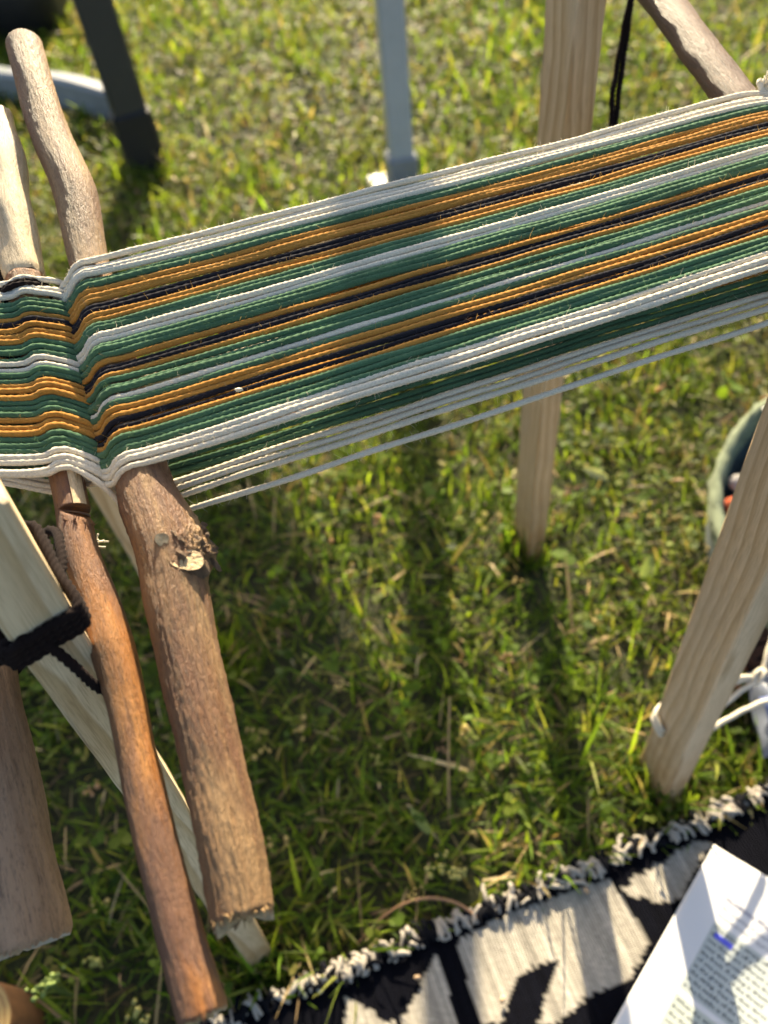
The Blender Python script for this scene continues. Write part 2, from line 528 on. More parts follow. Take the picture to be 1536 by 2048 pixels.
gr = link('grass', mesh_np('grass', np.vstack(Vs), np.vstack(Fs), True, np.vstack(Cs)), leaf_mat('grass_blade'))
gr['kind'] = 'stuff'
tag(gr, 'short sunlit green lawn grass covering the ground', 'grass')

# dry clippings lying flat
P = frustum(sample(7000, -1.2, 1.4, -0.05, 2.8), 0.2)
m = len(P)
TAN = [(3, (0.36, 0.26, 0.12)), (2, (0.24, 0.16, 0.075)), (1.5, (0.50, 0.40, 0.22)), (1, (0.14, 0.09, 0.045))]
v_, f_, c_ = blades(P, 0.026 * np.exp(rng.normal(0, 0.45, m)), 0.0017 * np.exp(rng.normal(0, 0.35, m)) * (1 + 0.4 * P[:, 1]), np.clip(rng.normal(1.25, 0.2, m), 0.6, 1.5), palette(m, P, TAN), 0.5)
v_[:, 2] += np.repeat(rng.uniform(0.0, 0.018, m), 8)
st = link('dry_straw', mesh_np('dry_straw', v_, f_, True, c_), leaf_mat('dry_straw', 0.6, 0.25, 0.3))
st['kind'] = 'stuff'
tag(st, 'tan dry grass clippings scattered flat among the lawn', 'straw')

# clover and other small broad leaves
def leaves(P, size, zlo, zhi, tilt, cols, aspect=1.0):
    n = len(P)
    th = np.linspace(0, 2 * np.pi, 6, endpoint=False)
    ax = rng.uniform(0, 2 * np.pi, n)
    tl = rng.normal(0, tilt, n)
    e1 = np.stack([np.cos(ax), np.sin(ax), np.zeros(n)], 1)
    e2 = np.stack([-np.sin(ax) * np.cos(tl), np.cos(ax) * np.cos(tl), np.sin(tl)], 1)
    nrm = np.cross(e1, e2)
    c0 = np.concatenate([P, rng.uniform(zlo, zhi, n)[:, None]], 1)
    V = np.zeros((n, 7, 3))
    V[:, 0] = c0
    for k in range(6):
        V[:, k + 1] = c0 + e1 * (np.cos(th[k]) * size)[:, None] + e2 * (np.sin(th[k]) * size * aspect)[:, None] + nrm * (size * 0.22 * abs(math.sin(th[k])))[:, None]
    b = np.arange(n)[:, None, None] * 7
    F = (b + np.array([[0, 1, 2], [0, 2, 3], [0, 3, 4], [0, 4, 5], [0, 5, 6], [0, 6, 1]])[None]).reshape(-1, 3)
    return V.reshape(-1, 3), F, np.repeat(cols, 7, axis=0)

P0 = frustum(sample(9000, -1.2, 1.4, -0.05, 2.6), 0.2)
P0 = P0[rng.uniform(0, 1, len(P0)) < 0.25 + 0.8 * (1 - patchy(P0))]
P = np.repeat(P0, 3, axis=0)
a3 = np.tile(np.array([0, 2.1, 4.2]), len(P0)) + np.repeat(rng.uniform(0, 6, len(P0)), 3)
sz = np.repeat(0.0034 * np.exp(rng.normal(0, 0.3, len(P0))), 3)
P = P + np.stack([np.cos(a3), np.sin(a3)], 1) * (sz * 1.0)[:, None]
CLO = [(3, (0.090, 0.145, 0.018)), (2, (0.14, 0.18, 0.025)), (1.4, (0.055, 0.095, 0.018)), (0.8, (0.24, 0.22, 0.06))]
v_, f_, c_ = leaves(P, sz, 0.010, 0.036, 0.45, np.repeat(palette(len(P0), P0, CLO), 3, axis=0))
cl = link('clover', mesh_np('clover', v_, f_, True, c_), leaf_mat('clover_leaf', 0.58, 0.5, 0.18))
cl['kind'] = 'stuff'
tag(cl, 'small round green clover leaves mixed through the lawn', 'clover')

# ------------------------------------------------------------------ seed heads (small bud clusters)
t_ = (1 + 5 ** 0.5) / 2
ICO = np.array([(-1, t_, 0), (1, t_, 0), (-1, -t_, 0), (1, -t_, 0), (0, -1, t_), (0, 1, t_), (0, -1, -t_), (0, 1, -t_), (t_, 0, -1), (t_, 0, 1), (-t_, 0, -1), (-t_, 0, 1)]) / math.sqrt(1 + t_ * t_)
ICOF = np.array([(0, 11, 5), (0, 5, 1), (0, 1, 7), (0, 7, 10), (0, 10, 11), (1, 5, 9), (5, 11, 4), (11, 10, 2), (10, 7, 6), (7, 1, 8), (3, 9, 4), (3, 4, 2), (3, 2, 6), (3, 6, 8), (3, 8, 9), (4, 9, 5), (2, 4, 11), (6, 2, 10), (8, 6, 7), (9, 8, 1)])
P = frustum(sample(900, -0.9, 1.1, 0.0, 2.2), 0.1)
P = P[patchy(P) < 0.62]
nb = 7
B0 = np.repeat(P, nb, axis=0) + rng.normal(0, 0.0045, (len(P) * nb, 2))
zz = np.repeat(rng.uniform(0.016, 0.034, len(P)), nb) + rng.normal(0, 0.0035, len(B0))
sz = 0.0017 * np.exp(rng.normal(0, 0.3, len(B0)))
cc = np.repeat(palette(len(P), P, [(3, (0.40, 0.33, 0.13)), (2, (0.30, 0.30, 0.09)), (1.2, (0.42, 0.27, 0.15))], 0.2), nb, axis=0)
V = np.concatenate([B0, zz[:, None]], 1)[:, None, :] + ICO[None] * (sz[:, None] * np.array([[1.0, 1.0, 1.25]]))[:, None, :]
F = (np.arange(len(B0))[:, None, None] * 12 + ICOF[None]).reshape(-1, 3)
sh = link('seed_heads', mesh_np('seed_heads', V.reshape(-1, 3), F, True, np.repeat(cc, 12, axis=0)), leaf_mat('seed_head', 0.55, 0.3))
sh['kind'] = 'stuff'
tag(sh, 'tiny tan and yellow weed seed heads dotted over the lawn', 'seed heads')

# ------------------------------------------------------------------ loom posts
def post(name, foot, top, label, mat, sx=0.0195, sy=0.038, spin=0.0):
    foot = Vector(foot); top = Vector(top)
    zax = (top - foot).normalized()
    xax = Matrix.Rotation(math.radians(spin), 3, 'Z') @ Vector(DW); xax = (xax - zax * xax.dot(zax)).normalized()
    yax = zax.cross(xax)
    mw = Matrix(((xax.x, yax.x, zax.x, foot.x), (xax.y, yax.y, zax.y, foot.y), (xax.z, yax.z, zax.z, foot.z), (0, 0, 0, 1)))
    V, fl = bevel_box(sx, sy, (top - foot).length + 0.03, 0.0012, -0.03)
    V = V + rng.normal(0, 0.00015, V.shape)
    o = link(name, mesh_np(name, V, fl, False), mat, None, mw)
    return tag(o, label, 'loom post', 'square pine posts of the small loom')

post('loom_post', (0.207, 0.230, 0), (0.1895, 0.232, 0.60), 'pine post in front of the basket with white cord tied near its foot', pine_mat('pine_a', 0.03, 0.06, (0.70, 0.55, 0.38), (0.46, 0.32, 0.18), 0.0085, 1))
post('loom_post', (0.154, 0.505, 0), (0.153, 0.505, 0.585), 'pine post standing behind the striped warp, dark yarn hanging beside it', pine_mat('pine_b', 0.045, 0.03, (0.70, 0.53, 0.33), (0.45, 0.285, 0.13), 0.0070, 4))
post('loom_post', (-0.156, 0.149, 0), (-0.1125, 0.151, 0.56), 'pale pine post at left wrapped with dark brown yarn', pine_mat('pine_c', 0.02, 0.05, (0.78, 0.65, 0.44), (0.50, 0.35, 0.17), 0.0058, 8), spin=17)
post('loom_post', (-0.200, 0.410, 0), (-0.203, 0.41, 0.565), 'pine post mostly hidden behind the two sticks at left', pine_mat('pine_d', 0.03, 0.04, (0.74, 0.58, 0.36), (0.48, 0.31, 0.15), 0.0065, 12))

# ------------------------------------------------------------------ sticks
def stick_frame(pts):
    P = np.asarray(pts, float)
    o = Vector(P[0])
    z = (Vector(P[-1]) - o).normalized()
    x = Vector(-DW); x = (x - z * x.dot(z)).normalized()
    y = z.cross(x)
    return Matrix(((x.x, y.x, z.x, o.x), (x.y, y.y, z.y, o.y), (x.z, y.z, z.z, o.z), (0, 0, 0, 1)))

def stick(name, pts, radii, mat, label, cat='stick', sides=36, step=0.0016, shape=None, rough=0.009, parent=None, seed=0, ends=(1.0, 1.0), mw=None, ridge=0.0):
    mw = mw or stick_frame(pts)
    C, s = catmull(pts, step)
    P = np.asarray(pts, float)
    d = np.concatenate([[0], np.cumsum(np.linalg.norm(np.diff(P, axis=0), axis=1))])
    r = np.interp(s, d * s[-1] / d[-1], radii)
    k = np.hanning(15); k /= k.sum()
    r = np.convolve(np.pad(r, 7, mode='edge'), k, mode='valid')
    T, N, B = frames(C, -DW)
    th = np.linspace(0, 2 * np.pi, sides, endpoint=False)
    lr = np.random.default_rng(seed + 3)
    rr = r[:, None] * np.ones((1, sides))
    for _ in range(9):
        a, fq, ph, mth = lr.normal(0, rough), lr.uniform(15, 220), lr.uniform(0, 6.28), lr.integers(1, 5)
        rr = rr * (1 + a * np.sin(fq * s[:, None] + mth * th[None, :] + ph))
    rr = rr * (1 + lr.normal(0, 0.004, rr.shape))
    if ridge:
        # long wandering bark ridges with broken-up relief, deeper toward the near (last) end
        acc = np.zeros_like(rr)
        for q in range(22):
            m_ = lr.integers(9, 46)
            drift = np.interp(s, np.linspace(0, s[-1], 26), np.cumsum(lr.normal(0, 0.55, 26)))
            env = np.interp(s, np.linspace(0, s[-1], 60), lr.uniform(0, 1, 60) ** 1.5)
            acc += lr.uniform(0.4, 1.0) * env[:, None] * np.cos(m_ * th[None, :] + drift[:, None] * 3 + lr.uniform(0, 6))
        fine_ = lr.normal(0, 1, rr.shape)
        fine_ = (fine_ + np.roll(fine_, 1, 0) + np.roll(fine_, -1, 0)) / 1.7
        rr = rr + ridge * np.interp(s, [0, s[-1] * 0.45, s[-1]], [0.22, 0.45, 1.1])[:, None] * (0.42 * acc / 1.6 + 0.35 * fine_)
    V = C[:, None, :] + rr[..., None] * (np.cos(th)[None, :, None] * N[:, None, :] + np.sin(th)[None, :, None] * B[:, None, :])
    if shape is not None:
        V = shape(V, C, s, th, r, T, N, B)
    # ragged, slightly rounded ends
    for e, amt in ((0, ends[0]), (-1, ends[1])):
        jag = lr.normal(0, 0.0005 * amt, sides)
        V[e] += T[e][None, :] * jag[:, None]
        V[e] = C[e] + (V[e] - C[e]) * 0.93
    n = len(C)
    i = np.arange(n - 1)[:, None] * sides
    j = np.arange(sides)[None, :]
    F = np.stack([i + j, i + (j + 1) % sides, i + sides + (j + 1) % sides, i + sides + j], -1).reshape(-1, 4)
    inv = np.array(mw.inverted())
    W = V.reshape(-1, 3) @ inv[:3, :3].T + inv[:3, 3]
    me = mesh_np(name, W, F)
    o = link(name, me, mat, parent)
    o.matrix_world = mw
    if label:
        tag(o, label, cat)
    caps = []
    for e in (0, -1):
        # end face: ring + centre rings with a little relief
        base = V[e]
        rings = [base]
        for q in (0.7, 0.35):
            rings.append(C[e] + (base - C[e]) * q + T[e] * lr.normal(0, 0.0003, (sides, 1)))
        VV = np.vstack(rings + [C[e][None] + T[e] * 0.0])
        Q = []
        for a in range(2):
            for b_ in range(sides):
                Q.append((a * sides + b_, a * sides + (b_ + 1) % sides, (a + 1) * sides + (b_ + 1) % sides, (a + 1) * sides + b_))
        Tt = [(2 * sides + b_, 2 * sides + (b_ + 1) % sides, 3 * sides) for b_ in range(sides)]
        caps.append((VV @ inv[:3, :3].T + inv[:3, 3], [np.array(Q), np.array(Tt)]))
    return o, caps, (C, s, r, T, N, B), mw

def add_cap(o, cap, mat, name='cut_end'):
    me = mesh_np(name, cap[0], cap[1], False)
    c_ = link(name, me, mat, o)
    c_.matrix_parent_inverse = Matrix.Identity(4)
    c_.matrix_basis = Matrix.Identity(4)
    return c_

# thick stick the warp passes over
S1 = [(-0.1399, 0.4290, 0.5722), (-0.1323, 0.3958, 0.5609), (-0.1246, 0.3680, 0.5515), (-0.1140, 0.3372, 0.5410), (-0.1076, 0.3003, 0.5284), (-0.0873, 0.2064, 0.4965), (-0.0843, 0.1934, 0.4936), (-0.0774, 0.1754, 0.4897), (-0.0739, 0.1535, 0.4849), (-0.0709, 0.1358, 0.4810), (-0.0637, 0.1032, 0.4738), (-0.0583, 0.0745, 0.4675), (-0.0555, 0.0569, 0.4636)]
R1 = [0.0082, 0.0084, 0.0085, 0.0092, 0.0079, 0.0098, 0.0107, 0.0119, 0.0110, 0.0101, 0.0095, 0.0094, 0.0088]
VIEW1 = np.array([0.27, -0.62, 0.74]); VIEW1 /= np.linalg.norm(VIEW1)
RIGHT1 = np.array([0.975, 0.10, -0.20])

def knot_shape(V, C, s, th, r, T, N, B):
    k0 = np.argmin(np.abs(C[:, 1] - 0.1668))
    s0 = s[k0]
    rad = np.cos(th)[None, :, None] * N[:, None, :] + np.sin(th)[None, :, None] * B[:, None, :]
    d = (RIGHT1 * 0.97 + VIEW1 * 0.15); d /= np.linalg.norm(d)
    cosd = rad @ d
    ds = (s - s0)
    w = np.exp(-(ds[:, None] / np.where(ds < 0, 0.011, 0.0045)[:, None]) ** 2) * np.clip(cosd, 0, 1) ** 2.0
    lr = np.random.default_rng(5)
    bump = 0.0028 * w * (1 + 0.35 * lr.normal(0, 1, w.shape))
    # hollow between the two stubs
    d2 = (RIGHT1 * 0.25 + VIEW1 * 0.97); d2 /= np.linalg.norm(d2)
    w2 = np.exp(-((ds[:, None] - 0.001) / 0.0042) ** 2) * np.exp(-((1 - rad @ d2) / 0.10) ** 2)
    bump = bump - 0.0022 * w2 * (1 + 0.3 * lr.normal(0, 1, w2.shape))
    # torn flattened near end (break line)
    return V + rad * bump[..., None]

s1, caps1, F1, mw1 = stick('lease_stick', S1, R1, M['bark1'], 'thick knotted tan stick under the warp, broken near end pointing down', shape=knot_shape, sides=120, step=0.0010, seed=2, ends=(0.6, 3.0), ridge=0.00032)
add_cap(s1, caps1[0], M['cutwood']); add_cap(s1, caps1[1], M['cutwood'])

def stub(pos, axis, r1, r2, h, tiltv, parent, mw, seed):
    """sawn-off branch stub: short tapered trunk with an irregular rim plus a pale face"""
    lr = np.random.default_rng(seed)
    axis = axis / np.linalg.norm(axis)
    e1 = np.cross(axis, tiltv); e1 /= np.linalg.norm(e1)
    e2 = np.cross(axis, e1)
    th = np.linspace(0, 2 * np.pi, 22, endpoint=False)
    irr = 1 + 0.07 * np.sin(2 * th + 1) + 0.05 * np.sin(3 * th + seed) + lr.normal(0, 0.02, 22)
    rings = []
    for q, sc in ((-0.6, 1.35), (0.0, 1.15), (0.6, 1.0), (0.95, 1.0), (1.0, 0.94)):
        rings.append(pos + axis * (q * h) + (e1[None] * (np.cos(th) * r1 * irr)[:, None] + e2[None] * (np.sin(th) * r2 * irr)[:, None]) * sc)
    Vb = np.vstack(rings)
    Q = [(a * 22 + b_, a * 22 + (b_ + 1) % 22, (a + 1) * 22 + (b_ + 1) % 22, (a + 1) * 22 + b_) for a in range(4) for b_ in range(22)]
    inv = np.array(mw.inverted())
    tl = lambda A: A @ inv[:3, :3].T + inv[:3, 3]
    o = link('branch_stub', mesh_np('branch_stub', tl(Vb), np.array(Q)), M['knotbark'], parent)
    o.matrix_parent_inverse = Matrix.Identity(4); o.matrix_basis = Matrix.Identity(4)
    top = rings[-1]
    cen = top.mean(0)
    mid = cen + (top - cen) * 0.5 - axis * 0.0002
    Vt = np.vstack([top, mid, cen[None]])
    Qt = [(b_, (b_ + 1) % 22, 22 + (b_ + 1) % 22, 22 + b_) for b_ in range(22)]
    Tt = [(22 + b_, 22 + (b_ + 1) % 22, 44) for b_ in range(22)]
    c_ = link('cut_face', mesh_np('cut_face', tl(Vt), [np.array(Qt), np.array(Tt)], True), M['cutwood'], o)
    c_.matrix_parent_inverse = Matrix.Identity(4); c_.matrix_basis = Matrix.Identity(4)
    return o

k1 = np.argmin(np.abs(F1[0][:, 1] - 0.1764))
k2 = np.argmin(np.abs(F1[0][:, 1] - 0.1668))
FAR1 = np.array([-0.25, 0.93, 0.27]); FAR1 /= np.linalg.norm(FAR1)
stub(F1[0][k1] + VIEW1 * 0.0116 - RIGHT1 * 0.0014, VIEW1 + 0.15 * FAR1, 0.0024, 0.0026, 0.0024, RIGHT1, s1, mw1, 4)
stub(F1[0][k2] + VIEW1 * 0.0094 + RIGHT1 * 0.0050, VIEW1 * 0.80 + RIGHT1 * 0.1 + 0.45 * FAR1, 0.0040, 0.0060, 0.0026, RIGHT1, s1, mw1, 9)

# torn bark collar beside the stubs
cv, cf = [], []
lr = np.random.default_rng(21)
for q in range(11):
    a = lr.choice((lr.uniform(0.75, 1.5), lr.uniform(0.1, 0.35)))
    rd = VIEW1 * math.cos(a) + RIGHT1 * math.sin(a)
    kk = np.argmin(np.abs(F1[0][:, 1] - lr.uniform(0.164, 0.183)))
    p0 = F1[0][kk] + rd * (F1[2][kk] + 0.0008 + 0.003 * max(0, math.sin(a)) * lr.uniform(0.3, 1))
    ln = lr.uniform(0.003, 0.006)
    dr = -FAR1 * lr.uniform(0.2, 1) + rd * lr.uniform(0.0, 0.6) + np.cross(rd, FAR1) * lr.normal(0, 0.7)
    dr /= np.linalg.norm(dr)
    C_, s_ = catmull([p0 - dr * ln * 0.5 - rd * 0.0006, p0, p0 + dr * ln * 0.5 + rd * lr.uniform(0, 0.0012)], ln / 5)
    tv, tf = tube(C_, np.interp(np.linspace(0, 1, len(C_)), [0, 0.5, 1], [0.5, 1, 0.55]) * lr.uniform(0.0008, 0.0016), 6, rd)
    tv = tv + lr.normal(0, 0.00022, tv.shape)
    cv.append((tv, tf))
mv, mf = merge(cv)
inv = np.array(mw1.inverted())
o = link('torn_bark', mesh_np('torn_bark', mv @ inv[:3, :3].T + inv[:3, 3], mf, False), M['knotbark'], s1)
o.matrix_parent_inverse = Matrix.Identity(4); o.matrix_basis = Matrix.Identity(4)

# crumbled fibres on the broken end of the thick stick
cv = []
C1, T1, r1e = F1[0][-1], F1[3][-1], F1[2][-1]
for q in range(130):
    a = lr.uniform(0, 6.28)
    rad = F1[4][-1] * math.cos(a) + F1[5][-1] * math.sin(a)
    rr_ = r1e * lr.uniform(0.75, 1.0)
    p0 = C1 + rad * rr_ - T1 * lr.uniform(0.0, 0.002)
    ln = lr.uniform(0.0003, 0.0012)
    p1 = p0 + T1 * ln + rad * lr.normal(0, 0.0003)
    cv.append(tube(np.array([p0, (p0 + p1) / 2 + lr.normal(0, 0.0001, 3), p1]), np.array([1, 0.9, 0.5]) * lr.uniform(0.0002, 0.0006), 5, rad))
mv, mf = merge(cv)
inv = np.array(mw1.inverted())
o = link('frayed_fibres', mesh_np('frayed_fibres', mv @ inv[:3, :3].T + inv[:3, 3], mf, False), M['crumble'], s1)
o.matrix_parent_inverse = Matrix.Identity(4); o.matrix_basis = Matrix.Identity(4)
o['kind'] = 'stuff'

# thinner orange stick
S2 = [(-0.1525, 0.3891, 0.5574), (-0.1473, 0.3678, 0.5502), (-0.1429, 0.3395, 0.5406), (-0.1351, 0.2975, 0.5263), (-0.1142, 0.1995, 0.4930), (-0.1097, 0.1787, 0.4884), (-0.1021, 0.1588, 0.4841), (-0.0963, 0.1404, 0.4800), (-0.0914, 0.1233, 0.4762), (-0.0878, 0.1073, 0.4727), (-0.0804, 0.0779, 0.4662), (-0.0729, 0.0515, 0.4604), (-0.0677, 0.0353, 0.4569)]
R2 = [0.0068, 0.0080, 0.0084, 0.0081, 0.0060, 0.0063, 0.0067, 0.0073, 0.0063, 0.0059, 0.0064, 0.0065, 0.0070]
mwS2 = stick_frame(S2)
NOTCH_Y = (0.1885, 0.1938)
VIEW2 = np.array([0.33, -0.52, 0.60]); VIEW2 /= np.linalg.norm(VIEW2)
NDIR = VIEW2 * 0.75 + np.array([0.976, 0.1, 0]) * 0.66; NDIR /= np.linalg.norm(NDIR)

def notch_shape(V, C, s, th, r, T, N, B):
    y = C[:, 1]
    inn = (y > NOTCH_Y[0]) & (y < NOTCH_Y[1])
    q = np.clip((y - NOTCH_Y[0]) / (NOTCH_Y[1] - NOTCH_Y[0]), 0, 1)
    lim = r * (0.75 - 0.75 * q)
    h = ((V - C[:, None, :]) @ NDIR)
    over = np.clip(h - lim[:, None], 0, None) * inn[:, None]
    # bark bump on the right a little nearer the viewer
    return V - over[..., None] * NDIR

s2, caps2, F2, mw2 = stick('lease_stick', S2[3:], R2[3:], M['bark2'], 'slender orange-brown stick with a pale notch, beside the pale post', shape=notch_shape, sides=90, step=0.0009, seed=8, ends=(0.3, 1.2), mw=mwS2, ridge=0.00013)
add_cap(s2, caps2[1], M['cutwood'])
pl, pcaps, FP, _ = stick('peeled_end', S2[:4], R2[:4], M['peeled'], None, sides=30, step=0.002, seed=12, rough=0.03, parent=s2, mw=mwS2)
add_cap(s2, pcaps[0], M['cutwood'])
pl['label'] = 'bare pale peeled far end of the stick'
# saw-cut face of the notch and peeled strip beyond it
kk = np.argmin(np.abs(F2[0][:, 1] - NOTCH_Y[1]))
c0, rN, TT = F2[0][kk], F2[2][kk], F2[3][kk]
side = np.cross(NDIR, TT); side /= np.linalg.norm(side)
th = np.linspace(-1.45, 1.45, 17)
arc = c0 + TT * 0.0002 + (NDIR[None] * np.cos(th)[:, None] + side[None] * np.sin(th)[:, None]) * rN * 0.985
Vf = np.vstack([arc, (c0 + NDIR * rN * 0.05 + TT * 0.0002)[None]])
inv = np.array(mw2.inverted())
tl2 = lambda A: A @ inv[:3, :3].T + inv[:3, 3]
o = link('notch_cut', mesh_np('notch_cut', tl2(Vf), np.array([(i, i + 1, 17) for i in range(16)]), False), M['greycut'], s2)
o.matrix_parent_inverse = Matrix.Identity(4); o.matrix_basis = Matrix.Identity(4)
sel = np.where((F2[0][:, 1] > NOTCH_Y[1] + 0.0005) & (F2[0][:, 1] < 0.222))[0]
rows = []
for k in sel:
    nrm = NDIR - F2[3][k] * (NDIR @ F2[3][k]); nrm /= np.linalg.norm(nrm)
    sd = np.cross(nrm, F2[3][k])
    row = []
    for a in np.linspace(-0.55, 0.25, 7):
        row.append(F2[0][k] + (nrm * math.cos(a) + sd * math.sin(a)) * (F2[2][k] + 0.00035))
    rows.append(row)
rows = np.array(rows)
ni, nj = rows.shape[:2]
id_ = np.arange(ni * nj).reshape(ni, nj)
Fp = np.stack([id_[:-1, :-1], id_[:-1, 1:], id_[1:, 1:], id_[1:, :-1]], -1).reshape(-1, 4)
o = link('peeled_strip', mesh_np('peeled_strip', tl2(rows.reshape(-1, 3)), Fp), M['peeled'], s2)
o.matrix_parent_inverse = Matrix.Identity(4); o.matrix_basis = Matrix.Identity(4)
# torn bark fibres at the near lip of the notch
cv = []
kn = np.argmin(np.abs(F2[0][:, 1] - NOTCH_Y[0]))
for q in range(34):
    a = lr.uniform(-1.0, 1.2)
    sdv = np.cross(NDIR, F2[3][kn]); sdv = -sdv
    rd = NDIR * math.cos(a) + sdv * math.sin(a)
    p0 = F2[0][kn] + rd * F2[2][kn] * 0.98
    d_ = -F2[3][kn] * lr.uniform(0.3, 1) + rd * lr.uniform(0.0, 0.9) + lr.normal(0, 0.3, 3)
    d_ /= np.linalg.norm(d_)
    ln = lr.uniform(0.0008, 0.0032)
    cv.append(tube(np.array([p0 - d_ * 0.0005, p0 + d_ * ln * 0.5, p0 + d_ * ln + lr.normal(0, 0.0003, 3)]), np.array([1, 0.8, 0.3]) * lr.uniform(0.00015, 0.0005), 4, rd))
mv, mf = merge(cv)
o = link('torn_bark', mesh_np('torn_bark', tl2(mv), mf, False), M['bark2'], s2)
o.matrix_parent_inverse = Matrix.Identity(4); o.matrix_basis = Matrix.Identity(4)

# end sticks
S3 = [(-0.1348, 0.0646, 0.4305), (-0.1398, 0.0861, 0.4378), (-0.1451, 0.1090, 0.4456), (-0.1520, 0.1370, 0.4552), (-0.1590, 0.1620, 0.4636), (-0.1720, 0.2050, 0.4930), (-0.1970, 0.2900, 0.5230), (-0.2240, 0.3700, 0.5460), (-0.2420, 0.4350, 0.5600)]
R3 = [0.0150, 0.0148, 0.0142, 0.0138, 0.0140, 0.0135, 0.0130, 0.0130, 0.0125]
s3, caps3, F3, mw3 = stick('end_stick', S3, R3, M['bark3'], 'thick grey-brown stick at the left edge with a sawn end', seed=15, sides=110, step=0.0014, ridge=0.00010)
add_cap(s3, caps3[0], M['greycut']); add_cap(s3, caps3[1], M['cutwood'])
SE = [(0.1740, 0.640, 0.5640), (0.1813, 0.505, 0.5500), (0.1843, 0.454, 0.5435), (0.1883, 0.363, 0.5320), (0.1955, 0.290, 0.5225), (0.2125, 0.225, 0.5130), (0.2190, 0.150, 0.5040)]
RE_ = [0.0092, 0.0088, 0.0086, 0.0083, 0.0083, 0.0083, 0.0085]
se, capse, FE, mwe = stick('end_stick', SE, RE_, M['bark4'], 'plain brown stick at upper right that the warp loops around', seed=27, sides=80, step=0.0014, rough=0.006, ridge=0.00009)
add_cap(se, capse[0], M['cutwood']); add_cap(se, capse[1], M['cutwood'])

# ------------------------------------------------------------------ warp
warp = empty('warp', (-0.02, 0.27, 0.51), 'band of striped cream, green, ochre and black cotton warp threads', 'warp')
WL = np.array([-0.02, 0.27, 0.51])
lerp = lambda a, b, t: np.asarray(a) * (1 - t) + np.asarray(b) * t
RY = 0.00124

def on(center, ang, r):
    a = math.radians(ang)
    return np.asarray(center) + r * (math.cos(a) * DW + math.sin(a) * UP)

def strand_path(v, layer, jit):
    vl = min(max(v, -0.05), 1.02)
    e = lerp((0.1895, 0.3420, 0.5293), (0.2045, 0.2475, 0.5165), v)
    a = lerp((-0.1055, 0.2905, 0.5251), (-0.0861, 0.2005, 0.4945), v)
    b = lerp((-0.1328, 0.2865, 0.5226), (-0.1165, 0.2085, 0.4960), vl)
    c = lerp((-0.1965, 0.2880, 0.5225), (-0.1735, 0.2095, 0.4945), vl)
    ra = lerp(0.0081, 0.0099, v) + RY * 1.05
    rb = lerp(0.0079, 0.0063, v) + RY * 1.05
    rc = 0.0133 + RY
    re = 0.0084 + RY
    j = lambda k: NW * jit[k]
    if layer == 'top':
        p = [on(e, -95, re), on(e, -45, re), on(e, 0, re), on(e, 45, re), on(e, 88, re) + j(0),
             lerp(on(e, 90, re), on(a, 75, ra), 0.33) + j(1), lerp(on(e, 90, re), on(a, 75, ra), 0.66) + j(2),
             on(a, 72, ra) + j(3), on(a, 98, ra) + j(3), on(a, 122, ra) + j(3), on(a, 150, ra) + j(3),
             lerp(a, b, 0.58) + UP * -0.0010 + j(4), on(b, -55, rb) + j(4), on(b, -100, rb) + j(4),
             lerp(on(b, -100, rb), on(c, 60, rc), 0.5) + j(5), on(c, 75, rc), on(c, 115, rc), on(c, 165, rc), on(c, 220, rc), on(c, 265, rc)]
    else:
        p = [on(e, -20, re + 0.0006), on(e, -60, re + 0.0006), on(e, -92, re + 0.0006) + j(0),
             lerp(on(e, -90, re), on(a, -75, ra), 0.33) + j(1), lerp(on(e, -90, re), on(a, -75, ra), 0.66) + j(2),
             on(a, -72, ra) + j(3), on(a, -100, ra) + j(3), on(a, -125, ra) + j(3),
             lerp(a, b, 0.50) + UP * 0.0028 + j(4), on(b, 52, rb) + j(4), on(b, 72, rb) + j(4), on(b, 90, rb) + j(4), on(b, 120, rb) + j(5),
             lerp(on(b, 120, rb), on(c, 80, rc), 0.5) + j(5), on(c, 82, rc), on(c, 115, rc), on(c, 165, rc), on(c, 225, rc), on(c, 265, rc)]
    return p

